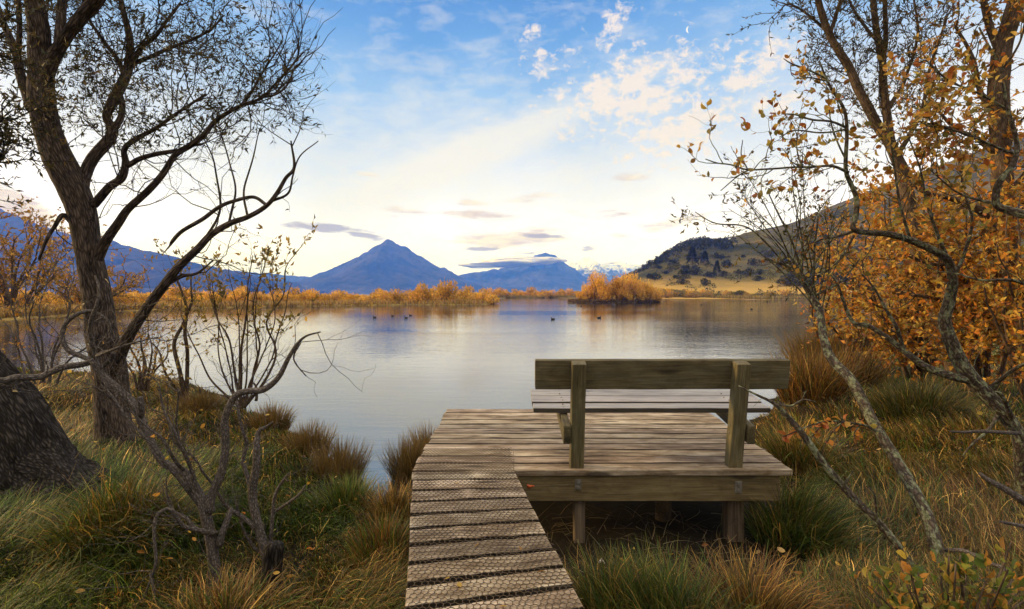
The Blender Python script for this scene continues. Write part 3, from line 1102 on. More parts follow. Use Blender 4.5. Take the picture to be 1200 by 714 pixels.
def bush_mesh(name, rx, ry, h, n, leaf, cols, nl=9, seed=0, stems=True, parts=False, twigs=60):
    """a rounded shrub: lumpy lobes filled with leaf clumps, thin stems below; returns mesh builders"""
    r = np.random.default_rng(seed)
    lob = np.column_stack([r.uniform(-.62, .62, nl) * rx, r.uniform(-.62, .62, nl) * ry, r.uniform(.30, .80, nl) * h])
    lr = r.uniform(.26, .46, nl)
    lob[:, 2] *= 1 - .35 * (np.hypot(lob[:, 0] / rx, lob[:, 1] / ry))
    m = r.integers(0, nl, n)
    d = nrm(r.normal(0, 1, (n, 3)))
    rad = r.uniform(.35, 1.0, n) ** .5 * (1 + .22 * np.sin(d[:, 0] * 7 + m) * np.cos(d[:, 2] * 6))
    p = lob[m] + d * rad[:, None] * lr[m][:, None] * np.array((rx, ry, h * .62))
    spike = r.random(n) < .10
    p[spike, 2] += r.uniform(0, .16, spike.sum()) * h
    p[:, 2] = np.maximum(p[:, 2], .04 * h)
    lt = nrm(d + np.array((0, 0, .7)) + r.normal(0, .4, (n, 3)))
    tone_ = np.asarray(cols)[(m * 3 + r.integers(0, 2, n)) % len(cols)] * r.uniform(.7, 1.25, (n, 1))
    fol = MB()
    leaves(fol, p, lt, leaf * r.uniform(.6, 1.4, n), .55, np.clip(tone_, .004, 1))
    st = MB()
    if stems:
        k = twigs
        s0 = np.column_stack([r.normal(0, .16 * rx, k), r.normal(0, .16 * ry, k), np.full(k, -.3)])
        tgt = lob[r.integers(0, nl, k)] + r.normal(0, .22, (k, 3)) * np.array((rx, ry, h * .5))
        pa, ra = grow(s0, tgt - s0, np.linalg.norm(tgt - s0, axis=1) * r.uniform(.85, 1.15, k), np.full(k, .012 * h), 6, .12, .02, .3)
        tubes(st, pa, ra, 4)
    return st, fol


def shrub_things(kind, name, protos, spots, label, cat, group, two=False):
    """spots: (x, y, z, scale, rot). Copies share mesh data."""
    pool = []
    for i, (x, y, z, s, rz) in enumerate(spots):
        k = i % len(protos)
        lb = label if isinstance(label, str) else label[i % len(label)]
        if len(pool) <= k:
            st, fo = protos[k]
            root = empty(name, (0, 0, 0))
            st.build('trunk', M['bark_brown'], root)
            fo.build('crown', M['leaf'], root)
            pool.append(root)
            o = root
        else:
            o = pool[k].copy()
            COL.objects.link(o)
            for ch in pool[k].children:
                c = ch.copy()
                COL.objects.link(c)
                c.parent = o
        o.location = (x, y, z)
        o.rotation_euler = (0, 0, rz)
        o.scale = (s, s, s * rng.uniform(.85, 1.15))
        tag(o, lb, cat, group)


def gz(x, y):
    return float(ground_z(np.array([x]), np.array([y]))[0])


WGOLD = [(.78, .46, .07), (.82, .52, .09), (.68, .37, .05), (.80, .44, .055)]
willow = [bush_mesh('w', 2.9, 2.6, 6.4, 3000, .30, WGOLD[:3] + ORANGE[:1], 15, 21), bush_mesh('w', 2.4, 2.4, 7.2, 3000, .30, WGOLD, 14, 22), bush_mesh('w', 3.1, 2.6, 5.0, 2800, .30, WGOLD + ORANGE[:1], 15, 23)]
spots = []
for (px, y, s) in ((690, 121, .80), (701, 119.5, 1.02), (714, 122, 1.06), (727, 120, 1.02), (737, 122, 1.10), (748, 120, .95), (760, 119.5, .85), (771, 121.5, .6), (682, 120.5, .5), (708, 118, .7), (752, 118.2, .62), (731, 118, .62)):
    x = (px - CX) / F * y
    spots.append((x, y, gz(x, y) - .1, s, rng.uniform(0, 6.3)))
shrub_things('willow', 'willow', willow, spots, 'rounded golden willow crowded on the small island in the lake', 'tree', 'willows on the island')

low = [bush_mesh('s', 2.3, 2.0, 2.7, 1000, .30, GOLD[:2] + OLIVE[1:2], 8, 31), bush_mesh('s', 2.8, 2.0, 2.3, 1000, .30, GOLD, 8, 32), bush_mesh('s', 2.0, 1.8, 3.2, 1000, .30, [GOLD[3], GOLD[0], OLIVE[3]], 8, 33)]
spots = []
for i in range(95):
    px = -60 + 636 * (i + rng.uniform(-.5, .5)) / 94
    edge = np.interp(px, [-100, 0, 60, 130, 200, 300, 400, 560, 580], [38, 40, 46, 58, 70, 79, 88, 95, 99])
    y = edge * 1.03 + 2.2 + abs(rng.normal(0, 9))
    x = (px - CX) / F * y
    s = rng.uniform(.55, 1.05) * (1.0 if px > 120 else .8)
    if px > 480:
        s *= 1 + .55 * math.exp(-((px - 532) / 30) ** 2)
    spots.append((x, y, gz(x, y) - .1, s, rng.uniform(0, 6.3)))
shrub_things('shrub', 'shrub', low, spots, 'low golden willow shrub in the long belt along the far shore below the blue mountains', 'shrub', 'golden shrubs along the far shore')
spots = []
for i in range(20):
    px = 575 + 112 * (i + rng.uniform(-.4, .4)) / 19
    y = 266 + rng.uniform(0, 18)
    spots.append(((px - CX) / F * y, y, -.5, rng.uniform(1.15, 1.9), rng.uniform(0, 6.3)))
shrub_things('shrub', 'shrub', low, spots, 'small orange willow shrub at the farthest end of the lake beneath the cloud capped mountain', 'shrub', 'shrubs at the head of the lake')
spots = []
bank = [bush_mesh('b', 2.3, 2.0, 2.6, 900, .34, OLIVE[1:2] + OLIVE[3:] + GOLD[:2], 8, 41), bush_mesh('b', 2.2, 2.0, 2.2, 900, .34, [GOLD[3], OLIVE[3], GOLD[1]], 8, 42), bush_mesh('b', 2.6, 2.0, 2.3, 900, .34, [OLIVE[0], OLIVE[2], DARKG[2]], 8, 43)]
for i in range(44):
    px = 778 + 340 * (i + rng.uniform(-.5, .5)) / 43
    y0 = np.interp(px, [770, 850, 905, 975, 1000, 1100], [212, 197, 182, 174, 168, 156])
    y = y0 + 2 + abs(rng.normal(0, 5))
    x = (px - CX) / F * y
    spots.append((x, y, max(gz(x, y), float(hill_z(x, y))) - .15, rng.uniform(.7, 1.35), rng.uniform(0, 6.3)))
for (px, y, s_) in ((774, 205, 1.5), (781, 200, 1.3), (788, 204, 1.4), (797, 206, 1.2), (806, 203, 1.3), (816, 201, 1.1)):
    spots.append(((px - CX) / F * y, y, -.5, s_, rng.uniform(0, 6.3)))
shrub_things('shrub', 'shrub', bank, spots, 'olive and straw coloured shrub on the waterline below the tussock hill', 'shrub', 'shrubs along the foot of the hill')
# dark scrub across the lower slope
scrub = [bush_mesh('d', 2.6, 2.3, 2.4, 700, .42, DARKG, 7, 51), bush_mesh('d', 2.2, 2.0, 2.9, 700, .42, DARKG + OLIVE[2:3], 7, 52), bush_mesh('d', 3.0, 2.2, 1.9, 700, .42, [DARKG[2], OLIVE[2], DARKG[0]], 7, 53)]
spots = []
while len(spots) < 115:
    px = rng.uniform(765, 1060)
    y = rng.uniform(225, 400)
    x = (px - CX) / F * y
    if fbm2(np.array([x / 16.0]), np.array([y / 26.0]), 3)[0] < .47:
        continue
    spots.append((x, y, float(hill_z(x, y)) - .2, rng.uniform(.7, 1.7), rng.uniform(0, 6.3)))
shrub_things('shrub', 'shrub', scrub, spots, 'dark rounded scrub bush on the lower slope of the tussock hill', 'shrub', 'scrub on the hillside')
# the rest of the scrub, too small and dense to tell apart
mb = MB()
n = 0
while n < 330:
    px = rng.uniform(770, 1100)
    y = rng.uniform(215, 380)
    x = (px - CX) / F * y
    if fbm2(np.array([x / 16.0]), np.array([y / 26.0]), 3)[0] < .42:
        continue
    k = 70
    d = nrm(rng.normal(0, 1, (k, 3)))
    s_ = rng.uniform(.6, 1.5)
    p = np.array((x, y, float(hill_z(x, y)) + .3)) + d * np.array((1.9, 1.7, 1.2)) * s_ * rng.uniform(.4, 1, (k, 1))
    leaves(mb, p, d + np.array((0, 0, .7)), .5 * s_ * rng.uniform(.6, 1.4, k), .6, palette(k, DARKG + OLIVE[:2] + OLIVE[2:3] * 2))
    n += 1
tag(mb.build('scrub', M['leaf']), kind='stuff')
# dark wood on the low end of the hill: one mass
mb = MB()
n = 0
while n < 520:
    px = rng.uniform(735, 868)
    y = rng.uniform(400, 540)
    x = (px - CX) / F * y
    if px > 842 and rng.random() < (px - 842) / 20:
        continue
    z = float(hill_z(x, y))
    h = rng.uniform(2.5, 5.0)
    k = 26
    d = nrm(rng.normal(0, 1, (k, 3)))
    p = np.array((x, y, z + h * .4)) + d * np.array((1.9, 1.9, h * .6)) * rng.uniform(.5, 1, (k, 1))
    leaves(mb, p, d + np.array((0, 0, .6)), rng.uniform(.9, 1.7, k), .8, palette(k, DARKG))
    n += 1
tag(mb.build('woods', M['leaf']), kind='stuff')
# pines
def pine_mesh(h, n, seed):
    r = np.random.default_rng(seed)
    f = MB()
    t = r.random(n) ** .8
    a = r.uniform(0, 6.3, n)
    rad = h * .27 * (1 - t) ** .8 * r.uniform(.45, 1.05, n) * (1 + .2 * np.sin(a * 3 + t * 19))
    p = np.column_stack([np.cos(a) * rad, np.sin(a) * rad, h * (.12 + .88 * t)])
    leaves(f, p, np.column_stack([np.cos(a), np.sin(a), r.uniform(-.5, .5, n)]), h * .10 * r.uniform(.6, 1.3, n), .6, palette(n, DARKG))
    s = MB()
    tubes(s, np.array([(0, 0, -.5), (0, 0, h * .5), (0, 0, h * .97)]), np.array((.022, .014, .004)) * h, 7)
    return s, f


def pine(px, y, h, label, seed):
    x = (px - CX) / F * y
    z = float(hill_z(x, y))
    root = empty('pine_tree', (x, y, z))
    s, f = pine_mesh(h, 900, seed)
    s.build('trunk', M['bark_brown'], root)
    f.build('crown', M['leaf'], root)
    tag(root, label, 'tree')


pine(840, 300, 7.2, 'lone dark pine standing on the pale lower slope of the hill', 61)
pine(811, 330, 11, 'tallest dark pine at the edge of the wood at the low end of the hill', 62)
pine(826, 335, 8.5, 'smaller dark pine at the edge of the wood, nearest the bare slope', 63)

# reed belt on the far shore: one mass
def blades(mb, x, y, z, L, az, th0, th1, w, c0, c1, K=5):
    n = len(x)
    t = np.linspace(0, 1, K)
    th = th0[:, None] + (th1 - th0)[:, None] * t[None] ** 1.2
    kink = (rng.random(n) < .12)[:, None] * (t[None] > rng.uniform(.3, .8, n)[:, None]) * rng.uniform(.4, 1.3, n)[:, None]
    th = th + kink
    ds = (L / (K - 1))[:, None]
    hz = np.concatenate([np.zeros((n, 1)), np.cumsum(np.sin(th[:, :-1]) * ds, 1)], 1)
    vz = np.concatenate([np.zeros((n, 1)), np.cumsum(np.cos(th[:, :-1]) * ds, 1)], 1)
    bend = rng.normal(0, .25, n)[:, None] * t[None] ** 2
    a = az[:, None] + bend
    cx, cy = x[:, None] + np.cos(a) * hz, y[:, None] + np.sin(a) * hz
    cz = z[:, None] + vz
    tw = az + np.pi / 2 + rng.normal(0, .5, n)
    ww = (w[:, None] * np.array([1, .95, .8, .55, .12])[None, :K]) / 2
    ox, oy = np.cos(tw)[:, None] * ww, np.sin(tw)[:, None] * ww
    A = np.stack([cx - ox, cy - oy, cz], -1)
    B = np.stack([cx + ox, cy + oy, cz + ww * .4], -1)
    V = np.stack([A, B], 2).reshape(-1, 3)
    base = (np.arange(n) * K * 2)[:, None] + (np.arange(K - 1) * 2)[None]
    q = np.stack([base, base + 1, base + 3, base + 2], -1).reshape(-1, 4)
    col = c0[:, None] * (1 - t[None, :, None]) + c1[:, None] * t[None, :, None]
    mb.add(V, q, None, np.repeat(col.reshape(-1, 3), 2, axis=0))


mb = MB()
n = 15000
px = rng.uniform(-120, 582, n)
edge = np.interp(px, [-120, 0, 60, 130, 200, 300, 400, 560, 582], [36, 38, 44, 56, 68, 77, 86, 92, 96])
y = edge + 1.0 + rng.random(n) ** 1.6 * 22
x = (px - CX) / F * y
z = ground_z(x, y)
ok = z > WATER - .05
x, y, z = x[ok], y[ok], z[ok]
n = len(x)
c = palette(n, [(.42, .25, .06), (.50, .30, .08), (.30, .19, .05)], .25)
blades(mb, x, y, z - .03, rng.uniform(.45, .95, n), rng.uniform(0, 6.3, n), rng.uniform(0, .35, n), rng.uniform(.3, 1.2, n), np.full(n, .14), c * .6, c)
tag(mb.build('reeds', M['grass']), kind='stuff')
# straw fringe on the hill foot and along the head of the lake
mb = MB()
n = 9000
px = rng.uniform(575, 1120, n)
y = np.where(px < 690, 264, np.interp(px, [690, 770, 850, 905, 975, 1000, 1120], [262, 214, 196, 181, 173, 167, 154])) + rng.random(n) ** 1.5 * 18
x = (px - CX) / F * y
z = np.maximum(ground_z(x, y), np.where(px > 760, hill_z(x, y), -5))
ok = z > WATER - .05
x, y, z = x[ok], y[ok], z[ok]
n = len(x)
c = palette(n, [(.40, .27, .07), (.34, .27, .08), (.26, .2, .06)], .25)
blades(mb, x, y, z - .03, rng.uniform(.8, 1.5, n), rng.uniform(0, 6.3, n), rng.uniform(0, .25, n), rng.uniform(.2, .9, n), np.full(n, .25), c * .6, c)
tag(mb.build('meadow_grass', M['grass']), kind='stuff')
# brown sedge round the island
mb = MB()
n = 2500
a = rng.uniform(0, 6.3, n)
r = rng.uniform(.75, 1.0, n)
x, y = ISLE[0] + np.cos(a) * ISLE[2] * r, ISLE[1] + np.sin(a) * ISLE[3] * r
c = palette(n, [(.12, .075, .03), (.2, .12, .04)], .25)
blades(mb, x, y, np.maximum(ground_z(x, y), WATER) - .02, rng.uniform(.4, .9, n), rng.uniform(0, 6.3, n), rng.uniform(0, .3, n), rng.uniform(.2, .9, n), np.full(n, .14), c * .6, c)
tag(mb.build('sedge', M['grass']), kind='stuff')

# ducks on the water
def duck(px, py, rz, label, s=1.0):
    s *= .62
    p = PZ(px, py, WATER)
    mb = MB()
    body = np.array([(-.26, 0, .10), (-.20, 0, .085), (-.10, 0, .06), (.02, 0, .05), (.13, 0, .055), (.20, 0, .08), (.22, 0, .11)])
    tubes(mb, body * s, np.array((.012, .05, .098, .115, .10, .06, .02)) * s, 10)
    neck = np.array([(.15, 0, .09), (.18, 0, .15), (.185, 0, .20), (.19, 0, .235), (.205, 0, .25), (.24, 0, .245), (.29, 0, .235)])
    tubes(mb, neck * s, np.array((.05, .035, .03, .036, .040, .030, .008)) * s, 8)
    o = mb.build('duck', M['feather'], None, (0, 0, 0))
    o.location = p
    o.rotation_euler = (0, 0, rz)
    tag(o, label, 'duck')
    # the spreading wake behind it
    return o


duck(439, 372.6, 2.9, 'dark duck at the outer end of the group under the pointed mountain')
duck(460, 370.6, 3.0, 'faintest dark duck, second along in the group under the pointed mountain', .8)
duck(476, 373.0, 2.8, 'dark duck closest to us in the group under the pointed mountain')
duck(481, 370.0, 2.9, 'dark duck just behind another at the inner end of the group', .9)
duck(648, 374.6, 3.1, 'dark duck swimming alone in open water in front of the lake head')
duck(702, 373.0, .2, 'dark plump duck in open water in front of the willow island', 1.1)
duck(681, 359.5, .1, 'tiny dark duck close to the end of the willow island')
duck(881, 362.6, 3.0, 'dark duck out on the brown reflection of the hill')
duck(822, 357.6, 3.0, 'tiny dark duck on the pale streak of water past the island')

# crescent moon
mb = MB()
c = ray(808, 35)
D = 26000.0
c = c / np.linalg.norm(c) * D + np.array((0, 0, H))
th = np.linspace(-1.35, 1.35, 15)
R = D * .0052
pts = np.column_stack([-np.cos(th) * R, np.zeros(15), np.sin(th) * R]) + (np.cos(th) * R * .22)[:, None] * np.array((1, 0, 0))
tubes(mb, pts + c, R * .24 * np.maximum(np.cos(th / 1.35 * np.pi / 2), .03), 8)
mm, g, out = material('moonlight')
em = g.node('ShaderNodeEmission')
em.inputs[0].default_value = (1, .95, .88, 1)
em.inputs[1].default_value = 1.0
g.t.links.new(em.outputs[0], out.inputs['Surface'])
tag(mb.build('moon', mm, None, tuple(c)), 'thin pale crescent moon high in the blue sky', 'moon')

# cloud bank lying across the third range
def cloud_bank(name, pts, D, label=None):
    mb = MB()
    for (px, py, rx, ry) in pts:
        c = P(px, py, D + rng.uniform(-60, 60))
        k = D / F
        lat, lon = np.meshgrid(np.linspace(-np.pi / 2, np.pi / 2, 12), np.linspace(0, 2 * np.pi, 25)[:-1], indexing='ij')
        d = np.stack([np.cos(lat) * np.cos(lon), np.cos(lat) * np.sin(lon), np.sin(lat)], -1)
        bump = 1 + .30 * (n3(d * 2.2 + px) - .5) * 2
        v = c + d * bump[..., None] * np.array((rx * k, rx * k * .6, ry * k))
        i, j = np.meshgrid(np.arange(11), np.arange(24), indexing='ij')
        j2 = (j + 1) % 24
        q = np.stack([i * 24 + j, i * 24 + j2, (i + 1) * 24 + j2, (i + 1) * 24 + j], -1).reshape(-1, 4)
        mb.add(v.reshape(-1, 3), q)
    tag(mb.build(name, M['cloud']), kind='stuff')


cloud_bank('cloud', [(572, 311, 30, 3.6), (600, 308, 34, 5.0), (625, 306, 28, 5.2), (644, 305, 18, 3.6), (585, 307, 22, 4.4), (612, 304, 20, 3.6)], 5500)
cloud_bank('cloud', [(705, 311, 14, 2.4), (722, 309.5, 14, 2.6), (692, 313, 10, 2.0)], 7300)
# ------------------------------------------------------------------ near trees
def limb(pts, step=.05, jit=.0):
    """pts (px, py, d, half-width px) -> path, radii"""
    w = np.array([np.append(P(q[0], q[1], q[2]), q[3] * q[2] / F) for q in pts])
    r = resample(w, step)
    p, rad = r[:, :3], np.maximum(r[:, 3], .0012)
    if jit:
        s = np.linspace(0, len(p) * step * 3.0, len(p))
        e = np.minimum(np.linspace(0, 6, len(p)), 1)[:, None]
        o = rng.random(3) * 90
        p = p + e * jit * np.stack([n2(s + o[0], s * 0 + 1) - .5, n2(s + o[1], s * 0 + 2) - .5, n2(s + o[2], s * 0 + 3) - .5], 1)
    return p, rad


def as_batch(limbs, K=16):
    """limbs of any length -> M x K arrays, to spawn twigs from"""
    Pp, Rr = [], []
    for p, r in limbs:
        t = np.linspace(0, len(p) - 1, K)
        i = np.minimum(t.astype(int), len(p) - 2)
        f = (t - i)[:, None]
        Pp.append(p[i] * (1 - f) + p[i + 1] * f)
        Rr.append(r[i] * (1 - f[:, 0]) + r[i + 1] * f[:, 0])
    return np.stack(Pp), np.stack(Rr)


def tree(name, label, cat, limbs, bark, leafmat, base, levels=(), leaf=None, group=None, rough=.12, step=.05, jit=.02, sides=14, twig_from=None, keep=None, big=.05, ridge=0.0, rsc=13.0):
    """limbs: traced; levels: (count, (Lmin, Lmax), spread, up, wander, r_max) each grown from the one before;
    leaf: dict(n, size, width, cols, shape, spread, tmin)"""
    L = [limb(q, step, jit) for q in limbs]
    root = tag(empty(name, base), label, cat, group)
    tr = MB()
    for p, r in L:
        thick = r.max() > big
        s = (84 if ridge > .015 else 56 if ridge else 26) if thick else (sides if r.max() > .02 else 7)
        tubes(tr, p, r, s, rough=rough if r.max() > .012 else rough * .5, ridge=ridge * np.clip(r[None, :, None] / .2, .1, 1) if thick and ridge else 0.0, rsc=rsc)
    tr.build('trunk', bark, root, base)
    cr = MB()
    src = [L[i] for i in twig_from] if twig_from is not None else L
    cur = as_batch(src)
    twigs = []
    for k, (cnt, Lr, spread, up, wander, rmax) in enumerate(levels):
        s, d, r = spawn(cur[0], cur[1], cnt, .18 if k else .12, 1.0, spread)
        if keep is not None:
            ok = keep(s)
            s, d, r = s[ok], d[ok], r[ok]
        ln = rng.uniform(*Lr, len(s))
        cur = grow(s, d, ln, np.minimum(r * .75, rmax), 8 if k == 0 else 6, wander, up, .3)
        twigs.append(cur)
        tubes(cr, cur[0], np.maximum(cur[1], .0009), 5 if k == 0 else 3)
    cr.mi = [np.ones_like(q) for q in cr.mi]
    lf = cr
    if leaf:
        src = twigs[-1] if twigs else cur
        if leaf.get('both') and len(twigs) > 1:
            s1 = spawn(*twigs[-2], leaf['n'] // 3, .3, 1.0, leaf.get('spread', .6))
            s2 = spawn(*src, leaf['n'], leaf.get('tmin', .2), 1.0, leaf.get('spread', .6))
            s, d = np.vstack([s1[0], s2[0]]), np.vstack([s1[1], s2[1]])
        else:
            s, d, _ = spawn(*src, leaf['n'], leaf.get('tmin', .2), 1.0, leaf.get('spread', .6))
        if leaf.get('keep') is not None:
            ok = leaf['keep'](s)
            s, d = s[ok], d[ok]
        n = len(s)
        leaves(lf, s, d + np.array((0, 0, leaf.get('up', 0))), leaf['size'] * rng.uniform(.55, 1.25, n), leaf['width'], palette(n, leaf['cols'], .22), leaf.get('shape', 'lance'), leaf.get('curl', 0))
    if lf.n:
        lf.build('crown', [leafmat, bark], root, base)
    return root


def to_px(p):
    """photo pixel of world points, used only to decide where a tree still holds its leaves"""
    return CX + F * p[..., 0] / np.maximum(p[..., 1], .1), YH - F * (p[..., 2] - H) / np.maximum(p[..., 1], .1)


LEAF_DARK = [(.045, .04, .018), (.07, .055, .02), (.035, .04, .018), (.10, .07, .022)]
LEAF_ORANGE = [(.58, .24, .03), (.66, .34, .045), (.46, .16, .024), (.32, .17, .03), (.62, .40, .07), (.30, .22, .05), (.18, .08, .02)]
LEAF_YG = [(.16, .19, .035), (.30, .27, .05), (.42, .28, .05), (.11, .15, .03), (.46, .22, .04)]

# --- the big willow at the water's edge
big = [
    [(140, 545, 6.0, 25.20), (137, 525, 6.0, 21.84), (133, 490, 6.0, 18.48), (130, 440, 6.0, 17.22), (122, 400, 6, 15.96), (112, 340, 6, 14.28), (103, 293, 6, 13.86), (95, 250, 6, 15.12), (85, 220, 5.98, 15.96), (68, 185, 5.95, 15.54), (55, 150, 5.92, 14.28), (48, 110, 5.9, 13.44), (48, 70, 5.9, 11.76), (45, 40, 5.88, 10.50), (40, 0, 5.85, 9.24), (36, -60, 5.8, 7.56), (30, -140, 5.7, 4.20)],
    [(50, 95, 5.9, 9.83), (62, 66, 5.87, 7.94), (76, 45, 5.82, 6.80), (95, 20, 5.76, 7.18), (116, -4, 5.7, 6.80), (140, -50, 5.6, 5.29), (160, -110, 5.5, 3.02)],
    [(70, 55, 5.86, 5.88), (72, 25, 5.9, 5.04), (73, 0, 5.95, 4.62), (78, -60, 6, 3.36)],
    [(38, 128, 5.95, 6.72), (26, 92, 6, 5.04), (18, 60, 6.05, 4.20), (4, 26, 6.1, 3.53), (-15, -20, 6.1, 2.94)],
    [(21, 68, 6.0, 3.36), (23, 35, 6, 2.86), (21, -10, 6, 2.70)],
    [(92, 234, 6, 9.24), (100, 207, 6.05, 6.72), (110, 186, 6.1, 6.30), (126, 165, 6.15, 5.88), (132, 152, 6.2, 4.62), (124, 138, 6.2, 4.20), (130, 122, 6.2, 5.04), (143, 100, 6.25, 5.46), (151, 80, 6.3, 5.04), (152, 50, 6.3, 3.78), (147, 25, 6.3, 3.36), (140, -5, 6.3, 2.69)],
    [(131, 156, 6.2, 3.78), (141, 138, 6.22, 3.36), (142, 118, 6.22, 3.02), (140, 108, 6.25, 2.70)],
    [(150, 80, 6.3, 3.36), (165, 57, 6.25, 2.70), (183, 42, 6.2, 2.25), (196, 24, 6.2, 1.80), (212, 2, 6.2, 1.44)],
    [(152, 76, 6.3, 2.86), (178, 67, 6.35, 2.25), (205, 55, 6.4, 1.80), (245, 36, 6.4, 1.35), (262, 18, 6.4, 0.90)],
    [(146, 90, 6.25, 2.94), (136, 68, 6.3, 2.52), (120, 46, 6.3, 2.16), (105, 24, 6.35, 1.62), (98, 0, 6.35, 1.17)],
    [(110, 240, 6, 4.64), (128, 220, 5.95, 4.28), (143, 208, 5.9, 3.92), (147, 190, 5.9, 3.57), (146, 175, 5.85, 2.86), (160, 163, 5.8, 2.68), (180, 152, 5.8, 2.29), (205, 135, 5.75, 1.84), (240, 112, 5.7, 1.22)],
    [(150, 194, 5.9, 3.02), (165, 187, 5.85, 2.86), (185, 181, 5.8, 2.70), (207, 176, 5.7, 2.34)],
    [(112, 306, 6, 6.72), (124, 283, 5.95, 5.38), (140, 262, 5.9, 4.70), (151, 245, 5.85, 4.17), (172, 225, 5.8, 3.76), (190, 203, 5.75, 3.49), (205, 182, 5.7, 3.23), (225, 170, 5.65, 3.09), (240, 158, 5.6, 2.89), (252, 143, 5.6, 2.55), (270, 130, 5.55, 2.30), (285, 122, 5.5, 2.02), (305, 115, 5.45, 1.73), (320, 100, 5.4, 1.44), (335, 84, 5.4, 1.22), (356, 61, 5.4, 0.72)],
    [(306, 114, 5.45, 1.53), (325, 110, 5.4, 1.26), (338, 98, 5.4, 0.99), (346, 78, 5.4, 0.72)],
    [(284, 122, 5.5, 1.80), (300, 100, 5.5, 1.44), (315, 76, 5.5, 1.08), (330, 50, 5.5, 0.72)],
    [(130, 442, 5.95, 7.86), (148, 400, 5.8, 6.22), (169, 365, 5.7, 5.90), (193, 336, 5.6, 5.43), (212, 312, 5.55, 4.78), (233, 290, 5.5, 4.12), (248, 275, 5.5, 3.67), (270, 262, 5.45, 3.14), (290, 254, 5.4, 2.76), (312, 240, 5.35, 2.53), (325, 225, 5.3, 2.25), (335, 208, 5.3, 1.96), (345, 195, 5.3, 1.55), (342, 165, 5.3, 0.85)],
    [(312, 240, 5.35, 2.02), (297, 231, 5.4, 2.02), (275, 236, 5.42, 2.14), (255, 244, 5.46, 2.27), (237, 257, 5.5, 2.39), (215, 272, 5.5, 2.27), (203, 284, 5.5, 2.14), (199, 290, 5.5, 1.0), (190, 300, 5.5, .4)],
    [(238, 284, 5.5, 1.73), (258, 245, 5.52, 1.30), (252, 195, 5.55, 0.97), (238, 160, 5.6, 0.65)],
    [(268, 263, 5.45, 1.52), (276, 225, 5.5, 1.17), (268, 190, 5.52, 0.88), (257, 150, 5.55, 0.59)],
    [(290, 254, 5.4, 1.51), (286, 220, 5.4, 1.13), (298, 180, 5.4, 0.82), (304, 150, 5.4, 0.50)],
    [(318, 236, 5.35, 1.80), (338, 226, 5.3, 1.44), (344, 205, 5.3, 1.08), (352, 182, 5.3, 0.81), (372, 165, 5.3, 0.54)],
    [(100, 272, 6, 4.20), (85, 262, 5.95, 3.02), (72, 252, 5.9, 2.70), (62, 268, 5.85, 2.16), (54, 284, 5.8, 1.80), (46, 304, 5.8, 1.26)],
    [(84, 220, 5.95, 4.20), (79, 206, 5.9, 3.36), (76, 196, 5.88, 1.80)],
    [(196, 332, 5.6, 3.36), (214, 324, 5.6, 2.16), (232, 320, 5.62, 1.44), (252, 305, 5.65, 0.81)],
]
LEFTLIMIT = lambda s: to_px(s)[0] < 345


def big_keep(s):
    x, y = to_px(s)
    pr = np.where(y < 175, np.interp(x, [0, 180, 290, 330], [1, .95, .55, .25]), .10)
    pr = np.where((x > 270) & (y > 125) & (y < 190), .5, pr)
    return rng.random(len(s)) < pr


def upper_dense(s):
    x, y = to_px(s)
    pr = np.where(y < 180, 1, .38)
    return (rng.random(len(s)) < pr) & (x < 352) & (y > -140)


tree('willow', 'tall dark willow with a forked trunk and drooping side limb at the near shore', 'tree', big, M['bark_dark'], M['leaf'], tuple(P(138, 530, 6.0)),
     levels=((280, (.45, 1.05), .75, .10, .25, .0065), (1400, (.2, .55), .8, .06, .28, .0032), (2400, (.12, .32), .8, .04, .28, .0018)),
     leaf=dict(n=13500, size=.058, width=.26, cols=LEAF_DARK, spread=.7, both=True, keep=big_keep), rough=.08, step=.025, ridge=.014, rsc=22.0, twig_from=[i for i in range(len(big)) if i not in (22,)] + [2, 5, 7, 8, 9, 10, 12], keep=upper_dense)

# --- the leaning, deeply ridged trunk in the lower corner
lean = [
    [(74, 612, 4.55, 62), (52, 586, 4.6, 54), (30, 556, 4.62, 47), (6, 510, 4.6, 41), (-25, 458, 4.55, 37), (-62, 396, 4.5, 33), (-98, 310, 4.4, 28), (-115, 200, 4.3, 25), (-118, 80, 4.2, 20), (-118, -60, 4.2, 12)],
    [(46, 552, 4.55, 32), (74, 564, 4.5, 20), (100, 574, 4.45, 13), (124, 588, 4.42, 6)],
    [(-102, 190, 4.3, 9), (-60, 165, 4.35, 6), (-25, 150, 4.4, 4), (4, 142, 4.45, 2)],
    [(-105, 230, 4.3, 9), (-60, 215, 4.35, 6), (-25, 200, 4.4, 4), (10, 178, 4.45, 1.6)],
    [(-110, 110, 4.25, 8), (-60, 80, 4.3, 5), (-25, 55, 4.4, 3), (6, 40, 4.5, 1.6)],
]
tree('willow', 'thick leaning trunk with deeply ridged black bark cut off by the picture edge', 'tree', lean, M['bark_lean'], M['leaf'], tuple(P(70, 580, 4.6)),
     levels=((60, (.3, .6), .7, .02, .3, .007), (300, (.12, .35), .8, .0, .3, .003)),
     leaf=dict(n=2600, size=.055, width=.28, cols=LEAF_DARK, spread=.8, both=True), rough=.16, step=.014, twig_from=[2, 3, 4], big=.1, ridge=.055, rsc=15.0)

